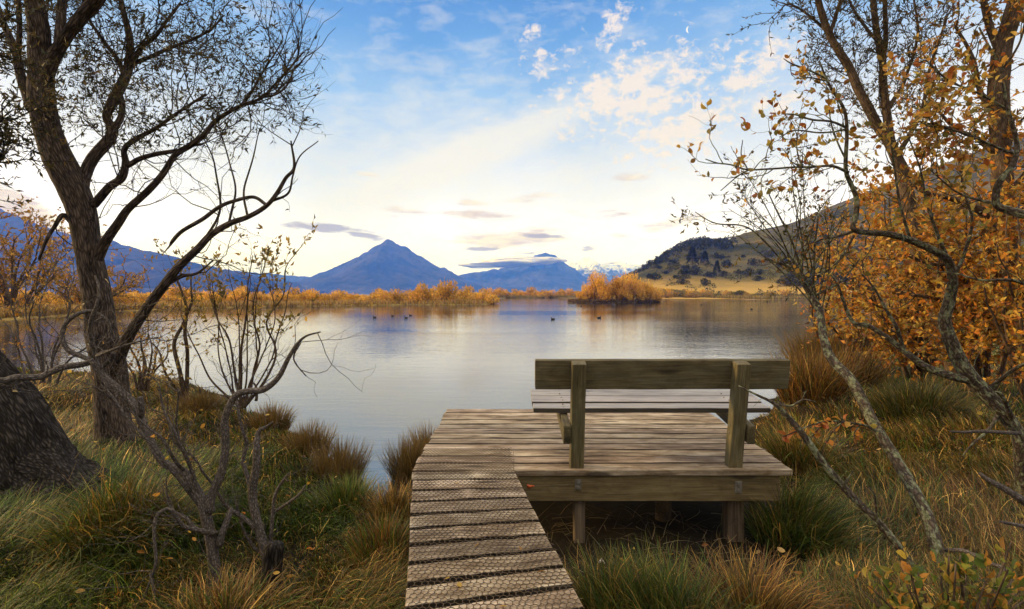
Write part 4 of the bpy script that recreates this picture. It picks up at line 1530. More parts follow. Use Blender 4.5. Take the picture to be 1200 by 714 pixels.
# --- bare grey bush with a looped branch
s1 = [
    [(257, 716, 3.1, 7), (254, 690, 3.1, 6.8), (249, 640, 3.1, 6.6), (238, 592, 3.1, 6.4), (228, 572, 3.1, 6.2), (215, 553, 3.12, 5.2), (190, 540, 3.15, 4.2), (173, 508, 3.18, 4.4), (161, 478, 3.2, 5), (141, 457, 3.2, 4.6), (120, 439, 3.2, 4.2), (110, 422, 3.2, 4.5)],
    [(111, 423, 3.2, 3.5), (96, 428, 3.2, 3.6), (76, 431, 3.18, 3.6), (60, 437, 3.15, 3.6), (46, 442, 3.1, 3.8), (20, 442, 3.05, 4), (0, 446, 3.0, 4), (-40, 436, 2.95, 4)],
    [(113, 424, 3.2, 3), (96, 419, 3.22, 3), (80, 412, 3.24, 3), (73, 398, 3.26, 3), (76, 382, 3.28, 2.8), (88, 370, 3.3, 2.6), (104, 364, 3.32, 2.4), (118, 368, 3.34, 2), (128, 378, 3.34, 1.8), (128, 394, 3.32, 1.4), (118, 404, 3.3, 1)],
    [(114, 425, 3.2, 2.6), (108, 404, 3.15, 2.4), (104, 388, 3.12, 2.2), (106, 372, 3.1, 2), (112, 358, 3.1, 1.7), (116, 340, 3.1, 1.3), (112, 322, 3.1, .9)],
    [(118, 432, 3.2, 2.6), (132, 419, 3.15, 2.4), (129, 413, 3.12, 2.2), (120, 413, 3.1, 2), (112, 418, 3.1, 1.6), (140, 408, 3.0, 1.4), (160, 402, 3.0, 1.0), (185, 396, 3.0, .7)],
    [(246, 600, 3.1, 5.5), (247, 583, 3.1, 5.2), (259, 551, 3.1, 4.8), (263, 520, 3.1, 4.5), (262, 492, 3.1, 4.3), (274, 465, 3.1, 4), (290, 458, 3.1, 3.8), (308, 456, 3.1, 3.8), (326, 442, 3.1, 3.2), (338, 421, 3.1, 2.6), (348, 405, 3.1, 2), (359, 395, 3.1, 1.3), (376, 390, 3.1, .8)],
    [(166, 488, 3.18, 3), (166, 476, 3.16, 3.6), (165, 465, 3.15, 2.6)],
    [(252, 625, 3.1, 4), (232, 622, 3.0, 3), (214, 618, 2.95, 2.6), (204, 605, 2.92, 2.4), (196, 597, 2.9, 2.2), (184, 606, 2.88, 2), (182, 630, 2.86, 2), (184, 660, 2.86, 1.8), (174, 690, 2.86, 1.4), (165, 716, 2.86, 1)],
    [(176, 672, 2.86, 1.4), (185, 702, 2.86, 1.2), (215, 716, 2.85, .9)],
    [(232, 622, 3.0, 2), (217, 606, 3.02, 2), (203, 598, 3.05, 1.6), (196, 580, 3.08, 1.2), (195, 560, 3.1, .8)],
    [(257, 640, 3.1, 4.5), (262, 622, 3.1, 4), (268, 604, 3.12, 3.6), (271, 594, 3.14, 1.8)],
    [(240, 600, 3.1, 2.6), (214, 566, 3.05, 2.3), (194, 545, 3.0, 2), (175, 520, 3.0, 1.8), (150, 490, 3.0, 1.5), (130, 462, 3.0, 1.2), (118, 450, 3.0, .8)],
    [(236, 590, 3.1, 2.4), (222, 545, 3.05, 2), (205, 510, 3.0, 1.7), (190, 480, 3.0, 1.3), (186, 452, 3.0, .8)],
    [(216, 552, 3.12, 2.4), (205, 540, 3.05, 2), (190, 515, 3.0, 1.6), (172, 500, 3.0, 1.2), (150, 478, 3.0, .8)],
    [(228, 560, 3.1, 2), (215, 530, 3.06, 1.6), (208, 500, 3.04, 1.2), (210, 455, 3.0, .8)],
    [(352, 402, 3.1, 1.2), (345, 420, 3.12, .9), (360, 440, 3.14, .6)],
]
tree('shrub', 'bare grey shrub with a looping branch and twisted pale stems among the grass', 'shrub', s1, M['bark_grey'], M['leaf'], tuple(P(257, 705, 3.1)),
     levels=((150, (.12, .46), .6, .08, .22, .0026), (380, (.06, .24), .7, .05, .25, .0013)),
     leaf=dict(n=26, size=.030, width=.55, cols=[(.5, .33, .06), (.45, .25, .05), (.5, .42, .2)], spread=.9, shape='oval'), rough=.07, step=.025, jit=.012, big=.08)
# --- second bare shrub beside it, with a dead stump
s2 = [
    [(316, 690, 3.2, 6), (313, 660, 3.2, 6), (306, 632, 3.2, 5.5), (298, 598, 3.22, 5), (296, 575, 3.24, 5), (301, 544, 3.25, 4.5), (301, 525, 3.26, 4), (303, 506, 3.28, 3), (312, 500, 3.28, 1.6), (320, 494, 3.28, .8)],
    [(296, 585, 3.22, 3), (290, 560, 3.25, 2.6), (284, 540, 3.28, 2.4), (288, 520, 3.3, 2.2), (282, 500, 3.3, 2), (277, 470, 3.3, 1.5)],
    [(301, 620, 3.2, 3), (285, 606, 3.2, 2.6), (268, 595, 3.2, 2.4), (258, 582, 3.2, 2), (252, 570, 3.2, 1.6), (240, 555, 3.2, 1.3), (228, 535, 3.2, 1), (206, 520, 3.2, .8), (200, 500, 3.2, .6)],
    [(316, 650, 3.2, 2.6), (320, 605, 3.18, 2.3), (323, 580, 3.16, 1.9), (334, 560, 3.14, 1.4), (340, 553, 3.14, .7)],
    [(322, 600, 3.18, 1.9), (334, 592, 3.14, 1.7), (350, 580, 3.1, 1.4), (358, 568, 3.1, .8)],
    [(314, 655, 3.2, 2.2), (296, 640, 3.2, 1.8), (284, 620, 3.2, 1.5), (276, 590, 3.2, 1)],
]
tree('shrub', 'smaller bare shrub with a blackened upright stem next to the broken stump', 'shrub', s2, M['bark_grey'], M['leaf'], tuple(P(316, 680, 3.2)),
     levels=((50, (.10, .36), .6, .1, .25, .002), (90, (.05, .18), .7, .05, .25, .0011)), rough=.08, step=.025, jit=.01, big=.08)
mb = MB()
p, r = limb([(318, 700, 3.0, 13), (319, 670, 3.0, 11.5), (321, 652, 3.0, 11.5), (322, 640, 2.99, 11), (322.5, 636, 2.99, 8)], .015)
tubes(mb, p, r, 22, rough=.2)
tag(mb.build('stump', M['bark_lean'], None, tuple(P(318, 695, 3.12))), 'short blackened broken stump in the grass under the bare shrubs', 'stump')

# --- thin young willow against the lake
s3 = [
    [(283, 490, 8.0, 2.04), (283, 455, 8, 1.68), (283, 424, 8, 1.44), (287, 380, 8, 1.08), (292, 335, 8, 0.72), (296, 300, 8, 0.42)],
    [(283, 480, 8.0, 1.80), (276, 440, 8, 1.32), (270, 400, 7.9, 1.02), (256, 375, 7.9, 0.72), (245, 345, 7.9, 0.48)],
    [(284, 475, 8.0, 1.80), (298, 440, 8.1, 1.32), (303, 400, 8.1, 1.08), (298, 360, 8.1, 0.84), (310, 320, 8.1, 0.60), (318, 290, 8.1, 0.36)],
    [(286, 478, 8.0, 1.80), (316, 440, 8.1, 1.44), (322, 405, 8.2, 1.20), (313, 375, 8.2, 1.02), (330, 345, 8.2, 0.72), (338, 310, 8.2, 0.54), (356, 285, 8.2, 0.30)],
    [(284, 480, 8.0, 1.56), (255, 452, 7.9, 1.20), (238, 425, 7.9, 0.96), (225, 395, 7.9, 0.72), (214, 370, 7.9, 0.48)],
    [(300, 470, 8.0, 1.80), (300, 452, 8, 1.20), (296, 446, 8, 0.84)],
]
for k in range(7):
    s3.append([(281 + k, 478, 8.0, 1.3), (262 + k * 9 + rng.uniform(-6, 6), 430, 8, .9), (248 + k * 14 + rng.uniform(-8, 8), 370, 8, .65), (240 + k * 16 + rng.uniform(-8, 8), rng.uniform(295, 330), 8, .35)])
tree('shrub', 'slender young willow with sparse olive leaves in front of the lake', 'shrub', s3, M['bark_brown'], M['leaf'], tuple(P(283, 485, 8.0)),
     levels=((70, (.3, .7), .5, .12, .2, .005), (240, (.15, .4), .6, .08, .22, .0022)),
     leaf=dict(n=1300, size=.08, width=.42, cols=[(.20, .15, .035), (.30, .20, .045), (.12, .10, .03), (.38, .25, .05)], spread=.8, keep=lambda s: to_px(s)[1] < 400 - 40 * rng.random(len(s))), rough=.06, jit=.05)
s3b = [
    [(219, 488, 8.2, 3.2), (217, 470, 8.2, 2.8), (213, 440, 8.2, 2.5), (206, 405, 8.2, 2.1), (214, 378, 8.2, 1.7), (224, 352, 8.2, 1.2), (226, 322, 8.2, .7)],
    [(219, 488, 8.2, 2.8), (219, 440, 8.2, 2.3), (219, 390, 8.2, 1.9), (216, 350, 8.2, 1.4), (205, 318, 8.2, .8)],
    [(216, 470, 8.2, 1.8), (196, 440, 8.2, 1.3), (186, 412, 8.2, .9), (176, 400, 8.2, .6)],
]
tree('sapling', 'pair of thin dark upright stems rising from one root near the big willow', 'sapling', s3b, M['bark_brown'], M['leaf'], tuple(P(219, 485, 8.2)),
     levels=((34, (.3, .65), .6, .1, .22, .004), (110, (.15, .35), .7, .06, .25, .002)),
     leaf=dict(n=520, size=.07, width=.45, cols=[(.22, .16, .035), (.34, .22, .045), (.14, .10, .03)], spread=.8), rough=.06, jit=.04)


def fan_bush(name, label, px, py, d, hpx, wpx, nst, bark, cols, nleaf, lsize, lv=((60, (.4, .9), .6, .05, .25, .006), (260, (.2, .5), .7, .03, .28, .0028)), width=.5, shape='lance', group=None, rpx=3.0, leanx=0.0, cat='shrub', tmin=.2):
    L = []
    for k in range(nst):
        a = (k + .5) / nst * 2 - 1 + rng.uniform(-.15, .15)
        top = hpx * (1 - .35 * a * a) * rng.uniform(.75, 1.05)
        dd = d + rng.uniform(-.09, .09) * d
        L.append([(px + a * wpx * .08, py + 6, d, rpx), (px + a * wpx * .20 + rng.normal(0, wpx * .03), py - top * .3, (d * 2 + dd) / 3, rpx * .8), (px + a * wpx * .38 + leanx * .5 + rng.normal(0, wpx * .05), py - top * .65, (d + dd) / 2, rpx * .55), (px + a * wpx * .52 + leanx + rng.normal(0, wpx * .06), py - top, dd, rpx * .25)])
    return tree(name, label, cat, L, bark, M['leaf'], tuple(P(px, py, d)), levels=lv, leaf=dict(n=nleaf, size=lsize, width=width, cols=cols, spread=.9, both=True, shape=shape, tmin=tmin), rough=.06, jit=.06, group=group)


GOLDL = [(.36, .19, .03), (.30, .14, .022), (.42, .25, .045), (.18, .12, .03)]
fan_bush('shrub', 'golden leaved bush spreading behind the leaning trunk at the far bank', 15, 372, 44, 118, 150, 12, M['bark_brown'], GOLDL, 4600, .24, lv=((80, (1.6, 3.4), .6, .06, .25, .03), (300, (.8, 1.8), .7, .03, .28, .014)), rpx=2)
fan_bush('shrub', 'golden leaved bush right behind the trunk of the big willow', 105, 366, 58, 60, 130, 10, M['bark_brown'], GOLDL, 3400, .26, lv=((60, (1.4, 3.0), .6, .06, .25, .03), (240, (.8, 1.8), .7, .03, .28, .014)), rpx=1.6)
fan_bush('shrub', 'nearly bare brown bush with a few orange leaves between the two dark trunks', 52, 470, 9.5, 180, 130, 8, M['bark_grey'], GOLDL, 620, .06, rpx=1.5, lv=((50, (.5, 1.1), .6, .08, .25, .006), (150, (.25, .6), .7, .04, .28, .003)))
fan_bush('shrub', 'low tangle of thin orange twigs at the foot of the big willow', 168, 452, 9.0, 80, 70, 7, M['bark_brown'], GOLDL, 420, .06, rpx=1.6, lv=((40, (.3, .6), .7, .05, .3, .004), (120, (.15, .35), .8, .02, .3, .002)))

# --- far tree with a thick straight trunk at the picture edge
A = [
    [(1190, 480, 9, 13), (1187, 440, 9, 11.5), (1184, 370, 9, 11), (1180, 300, 9, 10.5), (1174, 202, 9, 10), (1171, 126, 9, 10), (1174, 60, 9, 9.5), (1185, 20, 9, 9), (1194, -10, 9, 8.5), (1205, -80, 9, 6)],
    [(1172, 62, 9, 5), (1163, 40, 9.05, 4), (1156, 15, 9.1, 3.6), (1150, -20, 9.1, 3)],
    [(1185, 320, 8.9, 6), (1182, 301, 8.8, 6), (1167, 281, 8.7, 5.6), (1154, 253, 8.6, 5), (1147, 245, 8.5, 4.6), (1116, 233, 8.4, 3.6), (1091, 228, 8.3, 2.8), (1061, 213, 8.2, 1.6)],
    [(1178, 190, 9, 4), (1150, 165, 8.9, 3), (1120, 150, 8.8, 2.2), (1090, 120, 8.8, 1.4)],
    [(1173, 140, 9, 4), (1150, 110, 9.1, 3), (1140, 70, 9.2, 2.2), (1120, 30, 9.2, 1.4)],
    [(1176, 230, 9, 4), (1205, 200, 8.8, 3), (1225, 150, 8.7, 2)],
    [(1180, 290, 9, 4), (1140, 300, 8.7, 3), (1100, 310, 8.5, 2), (1060, 300, 8.4, 1.2)],
    [(1182, 340, 9, 4), (1150, 350, 8.8, 3), (1110, 352, 8.6, 2), (1070, 345, 8.5, 1.2)],
]


def right_keep(s):
    x, y = to_px(s)
    lim = np.interp(y, [0, 60, 120, 180, 230, 300, 360, 420, 470], [1020, 1030, 1040, 985, 960, 945, 960, 1040, 1120])
    return (x > lim + rng.uniform(-25, 25, len(s)))


tree('willow', 'orange leaved tree with a thick straight brown trunk at the picture edge', 'tree', A, M['bark_brown'], M['leaf'], tuple(P(1190, 470, 9)),
     levels=((120, (.5, 1.3), .75, .04, .28, .010), (520, (.25, .7), .8, .02, .3, .0045)),
     leaf=dict(n=4600, size=.095, width=.5, cols=LEAF_ORANGE, spread=.9, both=True), rough=.12, keep=right_keep)
E = [
    [(1126, 462, 9.6, 11), (1118, 425, 9.6, 9.5), (1110, 395, 9.6, 9), (1095, 355, 9.6, 8.5), (1075, 290, 9.6, 7.5), (1060, 215, 9.6, 7.5), (1050, 183, 9.6, 6.2), (1030, 149, 9.6, 5.6), (1007, 106, 9.6, 5), (994, 76, 9.6, 4.6), (975, 45, 9.6, 4), (961, 8, 9.6, 3.6), (952, -45, 9.6, 2.4)],
    [(1060, 212, 9.6, 6), (1044, 165, 9.55, 4.6), (1037, 118, 9.5, 4.3), (1034, 75, 9.5, 4), (1028, 40, 9.5, 3.4), (1024, 0, 9.5, 3), (1018, -50, 9.5, 2)],
    [(1035, 72, 9.5, 3), (1038, 40, 9.45, 2.6), (1037, 0, 9.4, 2.4), (1040, -50, 9.4, 1.6)],
    [(1000, 90, 9.6, 2.6), (980, 50, 9.7, 2), (950, 20, 9.7, 1.4), (925, 5, 9.7, .9), (914, 12, 9.7, .6)],
    [(972, 40, 9.6, 2), (985, 0, 9.7, 1.6), (1000, -40, 9.7, 1.2)],
    [(1050, 185, 9.6, 3), (1080, 130, 9.7, 2.2), (1090, 80, 9.7, 1.7), (1110, 20, 9.7, 1.2)],
    [(1040, 130, 9.5, 2.4), (1062, 90, 9.6, 1.8), (1075, 40, 9.6, 1.4), (1070, -10, 9.6, 1)],
    [(1030, 50, 9.5, 2), (1005, 20, 9.5, 1.5), (990, -10, 9.5, 1)],
]


def e_keep(s):
    x, y = to_px(s)
    return (y < 215) & (x > 905 + rng.uniform(-5, 20, len(s)))


tree('willow', 'tall slim willow with two steep stems and fine dark leaves behind the orange bushes', 'tree', E, M['bark_brown'], M['leaf'], tuple(P(1126, 458, 9.6)),
     levels=((170, (.5, 1.2), .65, .10, .25, .008), (800, (.25, .6), .7, .06, .28, .0035)),
     leaf=dict(n=5600, size=.085, width=.24, cols=LEAF_DARK + [(.16, .10, .025)], spread=.7, both=True), rough=.1, keep=e_keep)

# --- near lichen-covered limb tree
B = [
    [(1199, 620, 4.3, 7.5), (1197, 560, 4.3, 7), (1196, 520, 4.3, 7.5), (1186, 500, 4.32, 8), (1166, 476, 4.36, 8.5), (1140, 443, 4.42, 8.5), (1124, 420, 4.46, 8), (1111, 395, 4.5, 7), (1106, 375, 4.5, 6.5), (1112, 356, 4.48, 6), (1117, 330, 4.42, 5.2), (1112, 306, 4.36, 4.6), (1095, 292, 4.3, 4.2), (1066, 279, 4.22, 3.8), (1041, 273, 4.15, 3.5), (1018, 273, 4.08, 3.3), (1001, 270, 4.0, 3.2), (999, 262, 4.0, 3), (1003, 248, 4.0, 3), (1003, 230, 4.0, 2.8), (997, 213, 3.98, 2.6), (993, 200, 3.96, 2.4), (992, 160, 3.92, 2.1), (988, 130, 3.9, 1.8), (975, 105, 3.88, 1.5), (966, 85, 3.86, 1.1), (960, 70, 3.86, .7)],
    [(1136, 446, 4.42, 5), (1110, 440, 4.45, 4.6), (1086, 431, 4.5, 4.2), (1060, 412, 4.55, 3.7), (1036, 394, 4.6, 3.2), (1017, 382, 4.64, 2.8), (1001, 378, 4.68, 2.4), (990, 354, 4.7, 1.9), (982, 333, 4.7, 1.4), (972, 320, 4.7, .9)],
    [(1060, 411, 4.55, 2.4), (1052, 386, 4.55, 2), (1038, 362, 4.55, 1.7), (1025, 338, 4.55, 1.2), (1010, 320, 4.55, .8)],
    [(994, 202, 3.96, 1.8), (975, 195, 3.9, 1.5), (950, 196, 3.86, 1.3), (930, 196, 3.82, 1.2), (900, 198, 3.8, 1.1), (875, 199, 3.78, 1), (855, 193, 3.76, .9), (840, 191, 3.76, .8), (826, 186, 3.76, .6)],
    [(876, 199, 3.78, .8), (868, 183, 3.78, .7), (870, 165, 3.78, .5)],
    [(878, 199, 3.78, .8), (862, 208, 3.76, .7), (845, 222, 3.75, .5)],
    [(992, 150, 3.92, 1.5), (975, 142, 3.88, 1.3), (950, 139, 3.85, 1.1), (930, 134, 3.83, .9), (914, 134, 3.82, .6)],
    [(990, 152, 3.92, 1.2), (960, 155, 3.88, 1), (930, 152, 3.86, .8), (912, 160, 3.85, .5)],
    [(968, 92, 3.87, 1.2), (945, 82, 3.84, 1), (928, 76, 3.82, .8), (919, 70, 3.82, .5)],
    [(970, 95, 3.87, 1), (950, 90, 3.86, .8), (930, 92, 3.86, .5)],
    [(993, 190, 3.96, 1.2), (980, 165, 3.95, 1), (972, 140, 3.95, .8), (968, 104, 3.95, .5)],
    [(940, 196, 3.83, .9), (935, 170, 3.84, .7), (940, 140, 3.85, .5)],
    [(1000, 271, 4.0, 1.8), (980, 278, 4.0, 1.4), (965, 281, 4.02, 1), (940, 290, 4.05, .6)],
    [(1001, 276, 4.02, 1.6), (985, 300, 4.05, 1.2), (970, 316, 4.1, .9), (945, 325, 4.1, .6)],
    [(1172, 482, 4.36, 3), (1160, 500, 4.3, 2), (1140, 520, 4.25, 1.2), (1128, 535, 4.2, .7)],
    [(1155, 462, 4.4, 3), (1180, 440, 4.3, 2.4), (1200, 428, 4.2, 2), (1230, 420, 4.1, 1.5)],
    [(1190, 503, 4.32, 3), (1182, 478, 4.25, 2.6), (1172, 460, 4.2, 2), (1165, 458, 4.2, 1)],
    [(1117, 325, 4.42, 2.4), (1130, 300, 4.4, 2), (1140, 260, 4.4, 1.6), (1128, 220, 4.4, 1.2), (1120, 170, 4.4, .8)],
    [(1112, 306, 4.36, 2.2), (1098, 270, 4.3, 1.8), (1085, 230, 4.3, 1.4), (1075, 190, 4.3, 1), (1060, 150, 4.3, .7)],
    [(1066, 279, 4.22, 1.8), (1055, 240, 4.2, 1.5), (1050, 200, 4.2, 1.2), (1042, 150, 4.2, .8)],
]
ROUND_COL = [(.42, .18, .03), (.56, .30, .045), (.24, .14, .03), (.18, .15, .035), (.62, .38, .07), (.32, .10, .022), (.5, .34, .06)]
tree('alder', 'lichen spotted tree whose bent limb turns sharply up holding big round orange leaves', 'tree', B, M['bark_lichen'], M['leaf_thick'], tuple(P(1198, 600, 4.3)),
     levels=((120, (.15, .42), .7, .05, .25, .004), (210, (.08, .22), .8, .03, .25, .0018)),
     leaf=dict(n=760, size=.048, width=.62, cols=ROUND_COL, spread=.9, both=True, shape='oval', curl=.6, keep=lambda s: (to_px(s)[1] < 270) | (rng.random(len(s)) < .15)), rough=.09, step=.03, twig_from=[1, 2, 3, 6, 7, 8, 9, 10, 11, 12, 13, 17, 18, 19, 17, 18, 19, 3, 0])
C = [
    [(1240, 560, 3.9, 12), (1238, 450, 3.9, 11), (1230, 340, 3.9, 9), (1212, 262, 3.95, 6), (1195, 250, 4.0, 5), (1174, 243, 4.05, 4.6), (1168, 236, 4.05, 4.2), (1171, 217, 4.05, 4), (1180, 203, 4.05, 3.6), (1187, 190, 4.05, 3.2), (1189, 165, 4.05, 2.6), (1180, 120, 4.05, 2), (1170, 80, 4.05, 1.4), (1150, 30, 4.05, .9)],
    [(1170, 240, 4.05, 2), (1150, 236, 4.1, 1.6), (1120, 225, 4.15, 1.2), (1090, 200, 4.2, .8)],
    [(1182, 130, 4.05, 1.6), (1150, 110, 4.1, 1.3), (1110, 95, 4.1, 1), (1085, 70, 4.1, .6)],
    [(1172, 85, 4.05, 1.5), (1195, 50, 4.0, 1.2), (1205, 10, 4.0, .8)],
    [(1188, 180, 4.05, 1.8), (1150, 165, 4.0, 1.4), (1110, 150, 3.95, 1), (1075, 140, 3.95, .6)],
    [(1231, 350, 3.9, 3), (1190, 330, 3.95, 2), (1150, 330, 4, 1.4), (1120, 320, 4.05, .8)],
]
tree('alder', 'grey limbed tree reaching in from the edge with clusters of round yellow leaves overhead', 'tree', C, M['bark_lichen'], M['leaf_thick'], tuple(P(1240, 600, 3.9)),
     levels=((70, (.18, .45), .7, .05, .25, .004), (130, (.1, .25), .8, .03, .25, .0018)),
     leaf=dict(n=640, size=.050, width=.60, cols=ROUND_COL, spread=.9, both=True, shape='oval', curl=.6, keep=lambda s: to_px(s)[1] < 345), rough=.09, step=.03, twig_from=[1, 2, 3, 4, 5, 2, 4], keep=lambda s: to_px(s)[0] > 1030)

# --- orange bushes filling the ground behind
for (px, py, d, hp, wp_, ns, nl, lab) in (
        (1010, 452, 11.5, 150, 140, 7, 1500, 'loose orange bush at the water edge beside the red brown tussocks'),
        (1075, 448, 10.5, 235, 150, 10, 3000, 'orange leaved bush in front of the slim willow trunk'),
        (1150, 462, 8.6, 240, 150, 10, 3200, 'dense orange bush under the lichen spotted limb'),
        (1215, 470, 7.6, 260, 150, 9, 2800, 'orange bush crossing the picture edge at the thick straight trunk'),
        (1045, 420, 17, 160, 170, 9, 2200, 'orange thicket farthest back along the near bank')):
    fan_bush('shrub', lab, px, py, d, hp, wp_, ns, M['bark_brown'], LEAF_ORANGE, int(nl * 1.3), .0085 * d + .02, rpx=2.6, width=.5, lv=((70, (.045 * d, .11 * d), .65, .04, .28, .006), (330, (.022 * d, .06 * d), .75, .02, .3, .003)))

# --- thin lichen saplings leaning across the grass
S1 = [
    [(1106, 680, 3.42, 7.5), (1103, 661, 3.44, 7), (1085, 605, 3.6, 6.8), (1055, 549, 3.8, 6.2), (1024, 498, 4.0, 5.8), (999, 447, 4.2, 5.4), (975, 421, 4.4, 5), (966, 395, 4.5, 4.4), (960, 365, 4.7, 4.0), (951, 347, 4.8, 3.6), (937, 324, 4.9, 2.6), (920, 312, 4.95, 2), (896, 303, 5.0, 1.2)],
    [(1030, 508, 3.98, 1.6), (1012, 498, 3.9, 1.4), (985, 493, 3.85, 1.2), (960, 495, 3.8, 1), (935, 505, 3.75, .8), (918, 512, 3.74, .5)],
    [(990, 493, 3.85, 1), (978, 505, 3.84, .8), (970, 520, 3.84, .5)],
    [(970, 494, 3.83, 1), (958, 505, 3.82, .8), (950, 516, 3.82, .5)],
    [(1008, 497, 3.9, 1), (1000, 510, 3.88, .8), (1004, 524, 3.88, .5)],
    [(952, 350, 4.8, 1.8), (985, 330, 4.85, 1.3), (1010, 300, 4.9, .8)],
    [(943, 333, 4.85, 1.8), (930, 290, 4.9, 1.3), (912, 250, 4.9, .9), (900, 225, 4.9, .6)],
    [(950, 346, 4.8, 1.6), (955, 300, 4.85, 1.2), (958, 250, 4.85, .8)],
    [(925, 314, 4.93, 1.2), (880, 270, 4.95, .9), (840, 262, 5, .7), (815, 248, 5, .5)],
]
wisp = []
for k in range(15):
    a = k / 14 * 2 - 1 + rng.uniform(-.08, .08)
    bx, by = ((962, 372), (958, 358), (949, 345), (941, 331), (931, 319))[k % 5]
    top = rng.uniform(110, 165) * (1 - .3 * a * a)
    dd = 4.8 + rng.uniform(-.35, .35)
    wisp.append([(bx, by, 4.78, 1.0), (bx + a * 22 - 3, by - top * .3, 4.8, .8), (bx + a * 52 - 10 + rng.normal(0, 5), by - top * .66, (4.8 + dd) / 2, .6), (bx + a * 80 - 18 + rng.normal(0, 8), by - top, dd, .3)])
nS = len(S1)
S1 += wisp
tree('sapling', 'slim lichen covered sapling leaning from the grass past the bench to a wispy crown', 'tree', S1, M['bark_lichen'], M['leaf_thick'], tuple(P(1103, 668, 3.44)),
     levels=((130, (.12, .42), .6, .04, .25, .0026), (260, (.08, .25), .6, .04, .25, .0014)),
     leaf=dict(n=1150, size=.045, width=.34, cols=LEAF_DARK + [(.16, .09, .025), (.24, .13, .03)], spread=.9, tmin=.4), rough=.10, step=.03, twig_from=[1, 2, 3, 4, 6, 7, 8] + list(range(nS, nS + 15)) * 2, big=.2)
for q in (0,):
    lf = MB()
    s_, d_, _ = spawn(*as_batch([limb(t, .03) for t in S1[1:5]]), 62, .15, 1.0, 1.2)
    leaves(lf, s_, d_, .05 * rng.uniform(.6, 1.3, 62), .62, palette(62, [(.60, .32, .05), (.52, .22, .04), (.36, .28, .06), (.55, .17, .05), (.3, .12, .04)], .2), 'oval', .6)
    lf.build('leaves', M['leaf_thick'], [o for o in COL.objects if o.get('label', '').startswith('slim lichen covered')][0], tuple(P(1103, 668, 3.44)))
S2 = [
    [(1085, 690, 3.28, 5), (1076, 674, 3.3, 5), (1039, 625, 3.35, 4.8), (1004, 589, 3.4, 4.4), (968, 544, 3.44, 4), (938, 503, 3.48, 3.6), (917, 480, 3.5, 3.0), (905, 470, 3.5, 2), (888, 462, 3.5, 1.3), (866, 451, 3.5, .7)],
    [(910, 474, 3.5, 1.4), (925, 476, 3.46, 1.2), (940, 468, 3.44, 1), (955, 470, 3.42, .6)],
    [(940, 468, 3.44, .8), (946, 458, 3.44, .6), (944, 462, 3.43, .4)],
    [(1028, 615, 3.36, 1.8), (1027, 600, 3.34, 1.5), (1024, 580, 3.32, 1.1), (1014, 570, 3.3, .6)],
    [(1002, 588, 3.4, 1.5), (990, 570, 3.36, 1.1), (1000, 552, 3.34, .7)],
]
tree('sapling', 'thin pale lichen sapling whose tip reaches across the bench post', 'tree', S2, M['bark_lichen'], M['leaf_thick'], tuple(P(1078, 676, 3.3)),
     levels=((14, (.04, .12), .8, .0, .3, .0014),), rough=.16, step=.02, big=.2)
# fallen bare sticks
for pts, lab in (([(1196, 508, 4.0, 2.4), (1175, 507, 4.02, 2.2), (1150, 506, 4.04, 2), (1130, 507, 4.05, 1.7), (1113, 506, 4.06, 1)], 'pale straight dead stick held just above the brown grass'),
                 ([(1206, 592, 3.55, 5), (1195, 584, 3.56, 4.4), (1178, 573, 3.6, 3.6), (1160, 563, 3.64, 2.8), (1147, 554, 3.68, 1.6)], 'grey tapered dead branch lying across the brown grass'),
                 ([(1205, 618, 3.3, 2.6), (1185, 614, 3.32, 2.2), (1172, 611, 3.33, 1.4)], 'short dark stick end poking in over the brown grass'),
                 ([(1108, 645, 3.3, 2), (1125, 645, 3.22, 2.2), (1140, 650, 3.15, 2.2), (1160, 660, 3.08, 2.2), (1178, 668, 3.0, 2), (1190, 690, 2.95, 1.4)], 'thin pale curved twig arching over the leafy shrub')):
    mb = MB()
    p, r = limb(pts, .02, .006)
    tubes(mb, p, r, 9, rough=.12)
    tag(mb.build('fallen_branch', M['bark_grey'], None, tuple(p[0])), lab, 'branch')
# leafy shrub in the near corner
fg = []
for k in range(16):
    a = k / 15
    px = 1015 + 200 * a + rng.uniform(-8, 8)
    fg.append([(1120 + (a - .5) * 60, 760, 2.75, 2.2), (1115 + (px - 1115) * .6, 728, 2.7, 1.7), (px, 690 - 34 * math.sin(a * 3.3) + rng.uniform(-8, 14), 2.66 + rng.uniform(-.15, .25), .9)])
fg += [[(1150, 740, 2.75, 2.2), (1160, 700, 2.75, 1.8), (1175, 665, 2.78, 1.3), (1185, 635, 2.8, .8)], [(1130, 740, 2.75, 2.2), (1128, 700, 2.75, 1.7), (1124, 665, 2.76, 1.2), (1126, 650, 2.76, .7)]]
tree('shrub', 'small shrub with thick oval green and yellow leaves in the near corner', 'shrub', fg, M['bark_brown'], M['leaf_thick'], tuple(P(1120, 750, 2.75)),
     levels=((70, (.06, .16), .7, .05, .2, .002),),
     leaf=dict(n=520, size=.052, width=.55, cols=LEAF_YG, spread=.8, both=True, shape='oval', curl=.5, up=.3), rough=.05, jit=.01)
# ------------------------------------------------------------------ grass
GREEN = np.array([(.050, .095, .012), (.080, .125, .018), (.030, .060, .010), (.12, .135, .026)])
STRAW = np.array([(.32, .20, .045), (.20, .13, .03), (.46, .31, .10), (.13, .085, .02)])
RUST = np.array([(.19, .085, .02), (.11, .055, .014), (.16, .11, .03)])
SEDGE = [(.065, .05, .015), (.10, .065, .018), (.04, .04, .012), (.15, .09, .026)]
